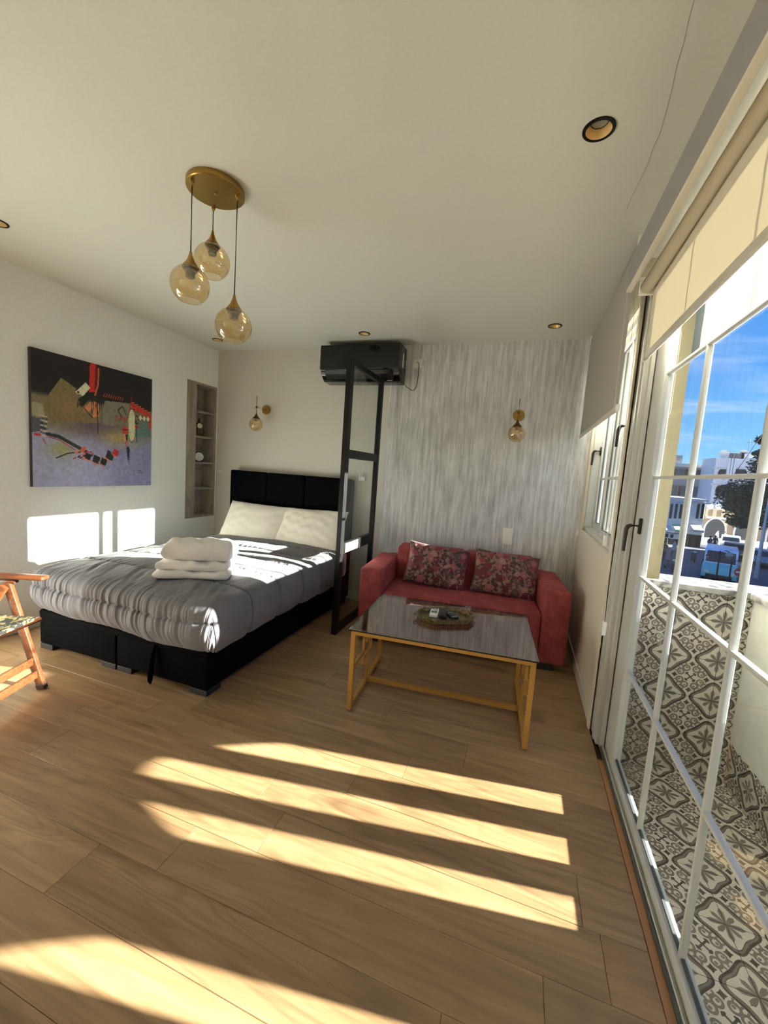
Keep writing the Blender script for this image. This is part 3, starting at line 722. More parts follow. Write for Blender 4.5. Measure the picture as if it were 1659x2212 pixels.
# round clock
cx, cy, cz = XL-.07, -.193, SZ[2]+.012+.058
ck = thing('alarm_clock', 'round black alarm clock with white dial on the third shelf', 'clock', (cx, cy, SZ[2]+.012), math.radians(-32))
RX = lambda prof, nm, m, par, h0=0: obj(nm, (lambda b: (lathe(b, prof, 40, (0, 0, .058), 'x'), b)[1])(NB()), m, par, smooth=35, world=False)
RX([(0, -.022), (.052, -.022), (.058, -.014), (.058, .012), (.054, .018), (.049, .018), (.048, .012), (0, .012)], 'case', M_blackplastic, ck)
RX([(0, .0122), (.048, .0122), (.048, .0135), (0, .0135)], 'dial', plain('clock_dial', (232, 232, 228), .4), ck)
for a, l in ((2.1, .026), (3.95, .038)):
    b = NB(); bar(b, (.0145, 0, .058), (.0145, l*math.sin(a), .058+l*math.cos(a)), .0015, .003, (1, 0, 0)); obj('hand', b, M_blackplastic, ck, world=False)
for k in range(12):
    a = k*PI/6; b = NB(); bar(b, (.0142, .040*math.sin(a), .058+.040*math.cos(a)), (.0142, .045*math.sin(a), .058+.045*math.cos(a)), .001, .0025, (1, 0, 0)); obj('hour_mark', b, M_blackplastic, ck, world=False)
for s in (-1, 1):
    b = NB(); rbox(b, -.02, .012, s*.03-.008, s*.03+.008, 0, .02, .003, 2); obj('foot', b, M_blackplastic, ck, world=False)
# ornate mantel clock
mk = thing('mantel_clock', 'ornate dark bronze mantel clock on the second shelf', 'clock', (XL-.075, -.195, SZ[1]+.012), math.radians(-30))
MB_ = Mat('aged_bronze').col(lin((74, 58, 40))).p(Metallic=.7, Roughness=.4).m
b = NB(); rbox(b, -.03, .03, -.058, .058, 0, .016, .004, 2); rbox(b, -.024, .024, -.046, .046, .016, .03, .004, 2); obj('plinth', b, MB_, mk, smooth=40, world=False)
b = NB(); prism(b, [(-.034, .03), (.034, .03), (.022, .06), (.026, .09), (.036, .11), (.034, .135), (.018, .152), (-.018, .152), (-.034, .135), (-.036, .11), (-.026, .09), (-.022, .06)], 'x', -.02, .02); obj('body', b, MB_, mk, bevel=.003, smooth=40, world=False)
for s in (-1, 1):
    b = NB(); tube(b, [(.01, s*.03, .03), (.014, s*.052, .04), (.012, s*.046, .062), (.01, s*.032, .07)], [.006, .008, .006, .004], 10); obj('scroll', b, MB_, mk, smooth=60, world=False)
b = NB(); lathe(b, [(0, .02), (.032, .02), (.034, .024), (.031, .028), (.028, .026), (0, .026)], 32, (0, 0, .113), 'x'); obj('bezel', b, M_darkbrass, mk, smooth=35, world=False)
b = NB(); lathe(b, [(0, .0262), (.027, .0262), (0, .0275)], 32, (0, 0, .113), 'x'); obj('dial', b, plain('old_dial', (226, 222, 208), .4), mk, world=False)
for a, l in ((1.0, .013), (-.4, .019)):
    b = NB(); bar(b, (.028, 0, .113), (.028, l*math.sin(a), .113+l*math.cos(a)), .001, .002, (1, 0, 0)); obj('hand', b, M_blackplastic, mk, world=False)
b = NB(); lathe(b, [(0, .152), (.012, .152), (.008, .160), (.012, .168), (.006, .180), (.010, .188), (0, .202)], 16); obj('finial', b, MB_, mk, smooth=50, world=False)

# ------------------------------------------------------------------ painting
PY0, PY1, PZ0, PZ1 = -1.905, -.905, 1.080, 2.078
def paint():
    N = 230; V_, U_ = np.mgrid[0:1:complex(N), 0:1:complex(N)]
    sm = lambda t, a, b_: (lambda x: x*x*(3-2*x))(np.clip((t-a)/(b_-a), 0, 1))
    r2 = np.random.default_rng(3)
    def vnoise(f):
        g = r2.random((f+2, f+2)); x = U_*f; y = V_*f; i = x.astype(int); j = y.astype(int); fx = x-i; fy_ = y-j
        fx = fx*fx*(3-2*fx); fy_ = fy_*fy_*(3-2*fy_)
        return g[j, i]*(1-fx)*(1-fy_)+g[j, i+1]*fx*(1-fy_)+g[j+1, i]*(1-fx)*fy_+g[j+1, i+1]*fx*fy_
    n1 = vnoise(6)*.6+vnoise(14)*.3+vnoise(40)*.1; n2 = vnoise(60)
    C = np.zeros((N, N, 3)); C[:] = (142, 144, 176)
    def put(mask, c): 
        nonlocal C; C = C*(1-mask[..., None])+np.array(c)*mask[..., None]
    put(sm(V_, .0, .30)*(1-sm(V_, .30, .42))*.0+sm(U_, .3, .9)*.5*(1-sm(V_, .3, .6)), (104, 106, 142))
    put(np.exp(-((U_-.25)/.3)**2-((V_-.14)/.14)**2)*.5, (168, 172, 196))
    put(sm(V_+n1*.10, .40, .56), (112, 104, 78))
    put(np.exp(-((U_-.5)/.22)**2-((V_-.50)/.10)**2)*.95, (84, 72, 92))
    put(np.exp(-((U_-.66)/.15)**2-((V_-.42)/.07)**2)*.9, (156, 138, 84))
    put(np.exp(-((U_-.2)/.10)**2-((V_-.29)/.06)**2)*.8, (140, 140, 78))
    put(np.exp(-((U_-.86)/.10)**2-((V_-.50)/.08)**2)*.9, (86, 112, 112))
    put(sm(V_+n1*.03, .68, .73), (22, 18, 22))
    def poly(pts, c, a=1.0):
        m = np.zeros((N, N), bool); q = [(x/100, y/100) for x, y in pts]
        for (x1, y1), (x2, y2) in zip(q, q[1:]+q[:1]):
            if y1 != y2: m ^= ((y1 > V_) != (y2 > V_)) & (U_ < (x2-x1)*(V_-y1)/(y2-y1)+x1)
        put(m*a, c)
    def line(pts, wd, c):
        d = np.full((N, N), 9.0); q = [(x/100, y/100) for x, y in pts]
        for (x1, y1), (x2, y2) in zip(q, q[1:]):
            t = np.clip(((U_-x1)*(x2-x1)+(V_-y1)*(y2-y1))/((x2-x1)**2+(y2-y1)**2+1e-9), 0, 1)
            d = np.minimum(d, np.hypot(U_-x1-t*(x2-x1), V_-y1-t*(y2-y1)))
        put(1-sm(d, wd/100*.6, wd/100), c)
    poly([(8, 60), (12, 70), (20, 83), (32, 77), (40, 68), (52, 64), (50, 52), (10, 50)], (112, 98, 66))
    put(np.exp(-((U_-.26)/.08)**2-((V_-.62)/.09)**2)*.5, (140, 108, 70))
    poly([(52, 52), (54, 72), (80, 74), (76, 62), (75, 52)], (112, 108, 92)); poly([(0, 52), (0, 62), (7, 61), (9, 51)], (140, 134, 110))
    poly([(0, 40), (0, 51), (7, 50), (9, 42)], (72, 74, 84)); poly([(84, 44), (85, 58), (99, 60), (99, 46)], (82, 106, 106), .8)
    poly([(42, 100), (47, 100), (46, 78), (41, 76)], (176, 36, 30)); poly([(46.5, 100), (48.5, 99.5), (46.5, 78), (45.5, 80)], (84, 16, 18)); line([(49, 97), (48.5, 84), (46, 75)], .8, (186, 92, 52))
    poly([(31, 76), (38, 84), (42, 80), (36, 72)], (186, 186, 160)); poly([(33, 70), (42, 77), (43.5, 73), (35, 63)], (20, 18, 18)); line([(31, 76), (39, 85)], .6, (20, 16, 16))
    for k in range(5): line([(33+k*1.6, 69-k*.6+k*1.3), (32+k*1.6, 63+k*1.2)], .5, (20, 18, 18))
    d = np.hypot(U_-.325, V_-.747); put((d < .016)*1.0, (190, 186, 160)); put((d < .010)*1.0, (22, 20, 20))
    poly([(36, 62), (43, 70), (45, 66), (40, 59)], (186, 120, 84)); poly([(44, 57), (49, 58), (49, 68), (45, 70)], (196, 120, 72)); line([(47.5, 68), (48.5, 44)], .5, (30, 24, 22)); line([(37, 63), (44, 56)], .5, (30, 20, 20))
    for k in range(6): line([(43+k*1.6, 70), (43.5+k*1.6, 60+(k % 3)*2)], .35, (26, 20, 20))
    for k in range(9): line([(53+k*2.1, 75), (54+k*2.1, 77.5)], .4, (176, 66, 40))
    line([(70, 60), (66, 66), (70, 70), (74, 63)], .5, (24, 22, 20)); 
    for k in range(6): line([(64+k*2, 57+(k % 2)), (64.5+k*2, 61)], .5, (150, 56, 40))
    for k in range(6):
        x = 79+k*3.4; y = 72-k*1.2; poly([(x, y-3), (x+2.8, y-2.2), (x+2.4, y+2.6), (x-.6, y+2)], (178, 44, 30)); line([(x-.6, y+2.6), (x+2.6, y+3.2)], .4, (190, 96, 60))
    poly([(96, 66), (99.5, 66), (99.5, 53), (97.5, 53)], (176, 44, 30)); line([(79, 80), (77.5, 70), (76, 62)], .5, (130, 30, 26))
    for k in range(3): x = 86+k*4; poly([(x, 62), (x+2, 65), (x+4, 62), (x+2, 59)], (188, 190, 166)); line([(x, 62), (x+2, 59), (x+4, 62)], .35, (60, 44, 30))
    e = ((U_-.793)/.036)**2+((V_-.545)/.145)**2; put((e < 1.12)*1.0, (30, 34, 26)); put((e < 1)*1.0, (176, 176, 136)); put((e < .4)*.5, (198, 198, 160))
    poly([(70.5, 52), (75.5, 52), (75.5, 46.5), (70.5, 46.5)], (186, 46, 30)); line([(70, 50), (76, 50)], .3, (60, 20, 20)); line([(73, 60), (73, 52)], .4, (150, 50, 40)); poly([(71, 46), (75, 46), (75, 40), (72, 40)], (196, 150, 84)); poly([(73, 46), (75.5, 46), (75, 40), (74, 40)], (24, 22, 22))
    d = np.hypot(U_-.842, V_-.538); put((d < .018)*1.0, (190, 42, 32)); line([(84, 60), (84, 40)], .35, (30, 26, 24)); line([(82.5, 62), (84, 64), (86, 62), (86, 57), (82.5, 57), (82.5, 62)], .4, (24, 24, 22))
    line([(73.5, 40), (74.5, 33)], .5, (180, 60, 40)); poly([(74, 34), (76, 36), (77.5, 33), (76.6, 22), (78.5, 15), (75.5, 24)], (38, 36, 48)); 
    for k in range(5): line([(74.5, 33-k*2), (77.8, 32-k*2)], .3, (34, 30, 40))
    poly([(9, 41), (18, 40), (30, 34), (40, 29), (38, 27), (30, 31), (18, 37), (9, 38.5)], (42, 44, 42)); line([(9, 38), (18, 36), (30, 29)], .5, (150, 60, 70))
    for k in range(9): line([(5.5, 53-k*1.8), (10, 52.2-k*1.8)], .38, (30, 26, 26) if k % 2 else (186, 176, 160))
    line([(2, 38.5), (5, 38.5)], 1.1, (186, 44, 50)); line([(7, 36), (9, 32)], .5, (170, 60, 60))
    line([(16, 22), (24, 26), (29, 27)], .55, (28, 26, 28))
    for k in range(18): 
        a = r2.random(2); x, y = 27+a[0]*16, 22+a[1]*6; line([(x, y), (x+1.6, y+.8)], .6, [(176, 50, 60), (30, 26, 28), (196, 110, 80)][k % 3])
    poly([(33, 29), (37, 33), (39, 31), (36, 27)], (190, 96, 70))
    for (x, y, s_, c) in ((38, 23, 5, (34, 38, 36)), (44.5, 20.5, 6, (34, 38, 36)), (51, 19, 5.5, (36, 38, 36)), (56, 24, 7, (34, 36, 34)), (62, 27.5, 5, (186, 40, 44))):
        poly([(x-s_*.2, y), (x+s_*.7, y-s_*.35), (x+s_, y+s_*.6), (x+s_*.1, y+s_)], c); line([(x-s_*.4, y+s_*.2), (x+s_*.4, y-s_*.5)], .6, (196, 110, 76))
    for k, (x, y) in enumerate(((87, 13.8), (89, 13.6), (88, 12), (90.5, 11.6))): line([(x-1, y), (x+1.4, y+.2)], .25, (36, 34, 50))
    C = C*(.90+.14*n2[..., None]+.10*(n1[..., None]-.5))
    C = np.clip(C*1.22/255, 0, 1); return N, np.where(C <= .04045, C/12.92, ((C+.055)/1.055)**2.4)
def painting():
    N, C = paint(); t = thing('painting', 'large square abstract painting of dark, olive and lilac fields with red marks', 'painting', (XL, (PY0+PY1)/2, PZ0))
    xf = XL+.032; vs = [(xf, PY0+(PY1-PY0)*i/(N-1), PZ0+(PZ1-PZ0)*j/(N-1)) for j in range(N) for i in range(N)]
    fs = [(j*N+i, j*N+i+1, (j+1)*N+i+1, (j+1)*N+i) for j in range(N-1) for i in range(N-1)]
    me = bpy.data.meshes.new('painted_canvas'); me.from_pydata(vs, [], fs)
    ca = me.color_attributes.new('paint', 'FLOAT_COLOR', 'POINT'); buf = np.ones((N*N, 4), np.float32); buf[:, :3] = C.reshape(-1, 3); ca.data.foreach_set('color', buf.ravel())
    m = Mat('oil_paint'); a = m.n.new('ShaderNodeVertexColor'); a.layer_name = 'paint'; m.nt.links.new(a.outputs[0], m.b.inputs['Base Color']); m.p(Roughness=.5).bump(m.noise(scale=260, detail=2), .2, .001)
    obj('painted_canvas', me, m.m, t)
    b = NB(); box(b, XL+.0005, xf-.0004, PY0, PY1, PZ0, PZ1); obj('stretcher', b, plain('canvas_edge', (60, 58, 70), .8), t)
painting()
# ------------------------------------------------------------------ bed
BX0, BX1, BY0, BY1 = -3.545, -2.112, -2.088, -.125
bed = thing('bed', 'double bed with black velvet base and tall black panelled headboard', 'bed', ((BX0+BX1)/2, -1.1, 0))
xm = -2.828
for a, c in ((BX0, xm-.003), (xm+.003, BX1)):
    b = NB(); rbox(b, a, c, BY0, BY1, .035, .265, .014, 3); base = obj('base', b, M_blackvelvet, bed, smooth=40)
    for yy in (BY0+.002, BY1-.14):
        for xa, xb in ((a+.004, a+.125), (c-.125, c-.004)):
            b = NB(); box(b, xa, xb, yy, yy+.12, .0, .036); obj('foot', b, plain('dark_foot', (40, 38, 38), .6), base, bevel=.003)
b = NB(); rbox(b, BX0-.004, BX1+.004, BY0-.004, BY1, .225, .275, .018, 3); obj('top_rail', b, M_blackvelvet, bed, smooth=40)
b = NB(); prism(b, [(BY0-.012, .245), (BY0-.030, .20), (BY0-.052, .10), (BY0-.050, .03), (BY0-.035, .004), (BY0-.022, .03), (BY0-.008, .16), (BY0-.002, .245)], 'x', -2.508, -2.496); obj('pull_strap', b, M_blackvelvet, bed, bevel=.002, smooth=40)
hb = NB(); rbox(hb, -3.622, -2.140, -.075, -.012, .03, 1.262, .02, 3); hbo = obj('headboard', hb, M_blackvelvet, bed, smooth=40)
hx = [-3.622, -3.142, -2.668, -2.140]
for a, c in zip(hx, hx[1:]):
    b = NB(); rbox(b, a+.0015, c-.0015, -.122, -.07, .30, 1.268, .020, 4); obj('panel', b, M_blackvelvet, hbo, smooth=40)
mt = NB(); rbox(mt, BX0+.01, BX1-.01, BY0+.02, BY1-.005, .274, .545, .045, 4); tag(obj('mattress', mt, M_sheet, None, smooth=50), 'white sheeted mattress under the grey duvet', 'mattress')

def n1d(x, seed, f):
    r = np.random.default_rng(seed); g = r.random(4096)*2-1; t = x*f+500; i = np.floor(t).astype(int) % 4000; q = t-np.floor(t); q = q*q*(3-2*q)
    return g[i]*(1-q)+g[i+1]*q
def duvet():
    xa, xb, ya, yb, r, D, zt = -3.490, -2.130, -2.045, -.40, .085, .340, .578
    hw = (xb-xa)/2; cx = (xa+xb)/2
    A = np.concatenate([np.linspace(-hw-D, -hw, 46), np.linspace(-hw, hw, 250)[1:], np.linspace(hw, hw+D, 60)[1:]])
    Bv = np.concatenate([np.linspace(ya-D, ya, 70), np.linspace(ya, yb, 250)[1:]])
    a, b = np.meshgrid(A, Bv); da = np.maximum(abs(a)-hw, 0); db = np.maximum(ya-b, 0); sg = np.sign(a)
    d = np.maximum(da, db); th = np.where(da+db > 1e-9, (PI/2)*db/(da+db+1e-12), 0)
    bas = np.clip(a, -hw, hw)+cx; bsy = np.maximum(b, ya)
    hem = 1+.05*n1d(bsy*1.0, 5, 3.0)*(da > 0)+.05*n1d(bas, 6, 3.2)*(db > 0)
    hem = hem-.06*np.exp(-((bas+2.83)/.25)**2)*(db > 0)
    dd = d*hem; ang = np.minimum(dd/r, PI/2); rest = np.maximum(dd-r*PI/2, 0)
    out = r*np.sin(ang)-.03*(rest/.2)**2+.018*np.sin(np.clip(rest/.2, 0, 1)*PI); down = r*(1-np.cos(ang))+rest
    x = bas+np.cos(th)*sg*out*(da > 0); y = bsy-np.where(db > 0, np.where(da > 0, np.sin(th), 1), 0)*out
    ex = np.clip(abs(a)/hw, 0, 1); ef = np.clip((b-ya)/(yb-ya), 0, 1)
    z = zt-down+.030*(1-ex**2)*np.minimum(1, ef*4)-.018*np.exp(-ef*9)*(1-.5*ex)
    P = np.stack([x, y, z], -1)
    def normals(P):
        gx = np.gradient(P, axis=1); gy = np.gradient(P, axis=0); n = np.cross(gx, gy); return n/(np.linalg.norm(n, axis=-1, keepdims=True)+1e-12)
    n = normals(P); h = np.zeros_like(a)
    seams = [-1.79, -1.47, -1.15, -.86, -.60]
    wob = .012*n1d(a+3, 8, 4)
    for k, s in enumerate(seams):
        t = b-s-wob; e = np.exp(-abs(t)/.055)*(1-np.clip(da/.2, 0, 1)*.6)
        h += e*.0045*n1d(a+.02*n1d(b, 30+k, 20), 40+k, 42)+e*.003*n1d(a, 60+k, 90)
        h -= .008*np.exp(-(t/.010)**2)
    ss = np.array([ya-.05]+seams+[yb]); 
    idx = np.clip(np.searchsorted(ss, b)-1, 0, len(ss)-2); lo = ss[idx]; hi = ss[idx+1]; m = np.clip((b-lo)/(hi-lo), 0, 1)
    h += .011*(4*m*(1-m))**.7*(b > ya-.05)
    fs = .165; t = (ya-b)-fs-.008*n1d(a, 9, 5); env = np.exp(-abs(t)/.11)*(b < ya+.10)
    warp = a+.05*t*n1d(a, 12, 6)
    wf = (.35+.65*(1-np.clip((a-.25)/.5, 0, 1)))
    h += env*wf*(.0075*n1d(warp, 13, 48)+.0065*n1d(warp, 14, 95))
    h -= .010*np.exp(-(t/.009)**2)*(b < ya)
    h += .012*np.exp(-((t-.08)/.07)**2)*(b < ya)+.010*np.exp(-((t+.07)/.06)**2)*(b < ya+.05)
    cr_ = np.exp(-((b-ya-.13)/.11)**2); h += cr_*.006*n1d(a+.5*(b-ya), 15, 30)
    h += .006*n1d(a*.6+b, 16, 5)+.003*n1d(a-b*.7, 17, 13)
    h += .010*np.exp(-((a-hw-.02)/.05)**2)*n1d(b, 18, 5)
    P = P+n*h[..., None]
    ny, nx = a.shape
    vs = P.reshape(-1, 3); i = np.arange((ny-1)*(nx-1)); rr = i//(nx-1); cc = i % (nx-1); q = rr*nx+cc
    fs_ = np.stack([q, q+1, q+nx+1, q+nx], -1)
    me = bpy.data.meshes.new('duvet'); me.from_pydata(vs.tolist(), [], fs_.tolist()); me.polygons.foreach_set('use_smooth', [True]*len(fs_))
    o = obj('duvet', me, M_duvet); tag(o, 'light grey gathered duvet spread over the double bed', 'duvet')
    sol = o.modifiers.new('thickness', 'SOLIDIFY'); sol.thickness = .012; sol.offset = -1
    nn = normals(P)
    for k, s in enumerate(seams):
        pts = []
        for c in range(0, nx, 3):
            r_ = int(np.argmin(abs(b[:, c]-s-wob[:, c]))); pts.append(Vector(P[r_, c]+nn[r_, c]*.0015))
        bb = NB(); tube(bb, pts, .0028, 6); obj('piping', bb, plain('piping', (72, 72, 78), .7), o, smooth=80)
duvet()
def pillow_mesh(name, w_, h_, t_, seed, wr=.008, n=56, pinch=.05, pw=.42, f1=9):
    u = np.linspace(-1, 1, n); U_, V_ = np.meshgrid(u, u); U_ = np.sign(U_)*abs(U_)**.85; V_ = np.sign(V_)*abs(V_)**.85
    x = w_/2*U_*(1-pinch*(1-V_**2)); y = h_/2*V_*(1-pinch*(1-U_**2))
    e = np.clip((1-U_**2)*(1-V_**2), 0, 1)**pw; r = np.random.default_rng(seed)
    def wrk(s):
        rr = np.random.default_rng(seed*7+s); acc = 0
        for k in range(9):
            a = rr.random()*PI; f = f1*(1+rr.random()*2.2); ph = rr.random()*6; acc = acc+np.sin((U_*math.cos(a)*w_/h_+V_*math.sin(a))*f+ph+1.2*np.sin(V_*3+ph)+.9*np.sin(U_*4+ph))/9
        return acc
    zt = t_/2*e+wr*2.2*wrk(1)*e**.5; zb = -t_/2*e+wr*wrk(2)*e**.5
    vs = [tuple(p) for p in np.stack([x, y, zt], -1).reshape(-1, 3)]+[tuple(p) for p in np.stack([x, y, zb], -1).reshape(-1, 3)]
    fs = []; N2 = n*n
    for j in range(n-1):
        for i in range(n-1):
            q = j*n+i; fs.append((q, q+1, q+n+1, q+n)); fs.append((N2+q, N2+q+n, N2+q+n+1, N2+q+1))
    b = bmesh.new(); me = bpy.data.meshes.new(name); me.from_pydata(vs, [], fs); b.from_mesh(me); bmesh.ops.remove_doubles(b, verts=b.verts, dist=1e-4); bpy.data.meshes.remove(me)
    return mesh_of(name, b, 180)
def place(o, loc, rot): o.location = loc; o.rotation_euler = rot; return o
p1 = obj('pillow', pillow_mesh('pillow', .735, .44, .17, 3, .0055, f1=5.5), M_pillow); tag(place(p1, (-3.145, -.300, .738), (math.radians(61), math.radians(1), math.radians(1.5))), 'ivory pillow leaning on the headboard nearest the shelves', 'pillow', 'bed pillows')
p2 = obj('pillow', pillow_mesh('pillow', .74, .45, .18, 11, .0065, f1=5.5), M_pillow); tag(place(p2, (-2.470, -.312, .742), (math.radians(59), math.radians(-2), math.radians(-3))), 'ivory pillow leaning on the headboard nearest the glass partition', 'pillow', 'bed pillows')

# ------------------------------------------------------------------ towels
def towel_mesh(name, L_, W_, T_, seed, dome=0.0, layers=2):
    """a folded towel: rounded stack of layers, fold at the front, soft uneven top"""
    n, m = 60, 40; r = np.random.default_rng(seed); prof = []
    k = 28
    for i in range(k+1):
        a = -PI/2-PI*i/k; prof.append((-W_/2+T_/2+T_/2*math.cos(a)*1.0, T_/2+T_/2*math.sin(-a)*-1))
    pts = []
    for i in range(k+1): a = PI*1.5-PI*i/k; pts.append((-W_/2+T_/2+T_/2*math.cos(a), T_/2+T_/2*math.sin(a)))
    top = [(-W_/2+T_/2+(W_-T_)*i/30, T_) for i in range(1, 30)]
    end = []
    for i in range(k+1): a = PI/2-PI*i/k; end.append((W_/2-T_/2+T_/2*math.cos(a)*(1-.10*math.cos(a*2*layers)), T_/2+T_/2*math.sin(a)))
    bot = [(W_/2-T_/2-(W_-T_)*i/12, 0) for i in range(1, 12)]
    ring = np.array(pts+top+end+bot); K = len(ring); vs = []; fs = []
    for i in range(n+1):
        s = i/n; x = -L_/2+L_*s; ed = min(1, min(s, 1-s)/.06); sc = .55+.45*math.sqrt(max(0, 1-(1-ed)**2)) if ed < 1 else 1
        for q, (y, z) in enumerate(ring):
            up = z/T_; zz = z+up*(dome*math.cos((y/W_)*PI)*(1-.5*(2*s-1)**2)+.006*math.sin(7*s*PI+y*30+seed)+.005*math.sin(3*s*PI+seed*2+y*12))
            zz = T_*.5+(zz-T_*.5)*sc if ed < 1 else zz
            vs.append((x+.006*math.sin(y*20+seed), y+.006*math.sin(9*s+seed), max(zz, 0)))
    for i in range(n):
        for q in range(K): fs.append((i*K+q, i*K+(q+1) % K, (i+1)*K+(q+1) % K, (i+1)*K+q))
    fs.append(tuple(range(K))); fs.append(tuple(range(n*K, n*K+K)))
    b = bmesh.new(); me = bpy.data.meshes.new(name); me.from_pydata(vs, [], fs); b.from_mesh(me); bpy.data.meshes.remove(me); return mesh_of(name, b, 60)
TR = math.radians(27)
for nm, L_, W_, T_, z, dx, dy, lab, dome in (('towel', .46, .30, .052, .594, 0, 0, 'white folded towel at the bottom of the stack on the bed', 0.0), ('towel', .44, .29, .055, .647, .005, .006, 'white folded towel in the middle of the stack on the bed', .004),
                                        ('towel', .42, .26, .105, .704, .02, .02, 'thick white rolled towel on top of the stack on the bed', .030)):
    o = obj(nm, towel_mesh(nm, L_, W_, T_, int(z*1000), dome, 2), M_towel); place(o, (-2.535+dx, -1.735+dy, z), (0, 0, TR)); tag(o, lab, 'towel', 'towels stacked on the bed')
# ------------------------------------------------------------------ sofa
SR = math.radians(5.4)
sf = thing('sofa', 'small rose red velvet sofa with block arms', 'sofa', (-.911, -.487, 0), SR)
def sp(nm, *d, r=.03, m=None): b = NB(); rbox(b, *d, r, 4); return obj(nm, b, m or M_red, sf, smooth=45, world=False)
sp('arm', -.79, -.60, -.38, .33, .055, .605, r=.030); sp('arm', .60, .79, -.38, .33, .055, .605, r=.030)
sp('seat', -.598, .598, -.372, .18, .22, .425, r=.022); sp('front_panel', -.598, .598, -.366, -.30, .062, .235, r=.012)
sp('back', -.60, -.002, .14, .375, .20, .715, r=.035); sp('back', .002, .60, .14, .375, .20, .715, r=.035)
sp('back_frame', -.70, .70, .28, .38, .06, .60, r=.02)
for x in (-.72, .60):
    for y in (-.34, .22): b = NB(); box(b, x, x+.12, y, y+.10, 0, .06); obj('foot', b, M_blackplastic, sf, world=False)
Msf = Matrix.Translation((-.911, -.487, 0)) @ Matrix.Rotation(SR, 4, 'Z')
def cush(lx, ly, z, tilt, rz, ry, seed, label, w_=.53, h_=.37):
    o = obj('cushion', pillow_mesh('cushion', w_, h_, .15, seed, .005, 44, .06, .40, 6), M_flower)
    p = Msf @ Vector((lx, ly, z)); place(o, p, (math.radians(tilt), math.radians(ry), SR+math.radians(rz))); tag(o, label, 'cushion', 'rose print cushions on the sofa')
cush(-.225, .030, .592, 66, 3, 5, 21, 'rose printed cushion on the left half of the red sofa')
cush(.345, .035, .592, 66, -2, 3, 33, 'rose printed cushion on the right half of the red sofa')

# ------------------------------------------------------------------ coffee table
TZ = .490; TRZ = math.radians(4.4)
tb = thing('coffee_table', 'gold metal coffee table with a smoked glass top', 'table', (-.866, -1.478, 0), TRZ)
fx, fyy, s_ = .480, .325, .026
def tbar(nm, p, q, w_=s_, h_=s_, up=(0, 0, 1), par=None):
    b = NB(); bar(b, p, q, w_, h_, up); return obj(nm, b, M_gold, par or tb, world=False, bevel=.0012)
zt = TZ-.010-s_/2
for x in (-fx, fx):
    for y in (-fyy, fyy):
        leg = tbar('leg', (x, y, .004), (x, y, zt+s_/2), up=(0, 1, 0)); b = NB(); box(b, x-s_/2+.002, x+s_/2-.002, y-s_/2+.002, y+s_/2-.002, 0, .0045); obj('foot_pad', b, M_blackplastic, leg, world=False)
    tbar('top_rail', (x, -fyy+s_/2, zt), (x, fyy-s_/2, zt)); tbar('bottom_rail', (x, -fyy+s_/2, .030), (x, fyy-s_/2, .030))
    t2 = .016
    for p, q in (((-.015, .043), (-.015, .215)), ((-.015, .215), (.0, .215)), ((-.105, .175), (-.105, .345)), ((-.105, .345), (.055, .345)), ((.055, .345), (.055, .215)), ((.055, .215), (-.105, .215)),
                 ((-.312, .255), (-.105, .255)), ((-.03, .454), (-.03, .29)), ((-.03, .29), (.12, .29)), ((.12, .29), (.12, .40)), ((.12, .345), (.312, .345))):
        tbar('ornament', (x, p[0], p[1]), (x, q[0], q[1]), t2, t2, (1, 0, 0))
for y in (-fyy, fyy): tbar('top_rail', (-fx+s_/2, y, zt), (fx-s_/2, y, zt))
tbar('cross_rail', (0, -fyy+s_/2, zt), (0, fyy-s_/2, zt), .024, .016); tbar('stretcher', (-fx+s_/2, 0, .030), (fx-s_/2, 0, .030))
b = NB(); rbox(b, -.502, .502, -.358, .358, TZ-.009, TZ, .0025, 2); gl = obj('glass_top', b, M_tabglass, tb, world=False)
b = NB()
for d in ((-.5022, .5022, -.3585, -.357), (-.5022, .5022, .357, .3585), (-.5025, -.501, -.357, .357), (.501, .5025, -.357, .357)): box(b, *d, TZ-.008, TZ-.0012)
obj('dark_edge', b, M_glassedge, gl, world=False)
for x in (-.48, 0, .48):
    for y in (-.335, .335):
        b = NB(); lathe(b, [(0, TZ-.0095), (.006, TZ-.0095), (.006, TZ-.0105), (0, TZ-.0105)], 14, (x, y, 0)); obj('rubber_dot', b, M_whiteplastic, tb, world=False)
# tray
TT = math.radians(29); tx, ty = -.880, -1.428
tr = thing('tray', 'oval engraved brass tray with pierced rim on the coffee table', 'tray', (tx, ty, TZ), TT)
def octo(l, w_, c=.36, n=1): 
    return [(-l, -w_*c), (-l*.62, -w_), (l*.62, -w_), (l, -w_*c), (l, w_*c), (l*.62, w_), (-l*.62, w_), (-l, w_*c)]
M_tray = (lambda m: m.col(m.ramp(m.vor(scale=70), [(0, lin((72, 62, 40))), (.5, lin((128, 112, 76))), (1, lin((158, 142, 104)))])).p(Metallic=.75, Roughness=.42).bump(m.vor(scale=90), .5, .002).m)(Mat('engraved_brass'))
def octo_ring(b, rings):
    vv = [[b.verts.new((x, y, z)) for x, y in octo(l, w_)] for l, w_, z in rings]
    for A_, B_ in zip(vv, vv[1:]):
        for i in range(8): b.faces.new((A_[i], A_[(i+1) % 8], B_[(i+1) % 8], B_[i]))
    return vv
b = NB(); vv = octo_ring(b, [(.168, .105, .0065), (.168, .105, .0025)]); b.faces.new(vv[0]); b.faces.new(vv[1]); obj('plate', b, M_tray, tr, world=False)
b = NB(); octo_ring(b, [(.168, .105, .0045), (.174, .110, .026), (.177, .113, .028), (.1785, .1145, .0265), (.175, .1115, .0245), (.170, .1065, .0045)]); obj('rim', b, M_tray, tr, world=False)
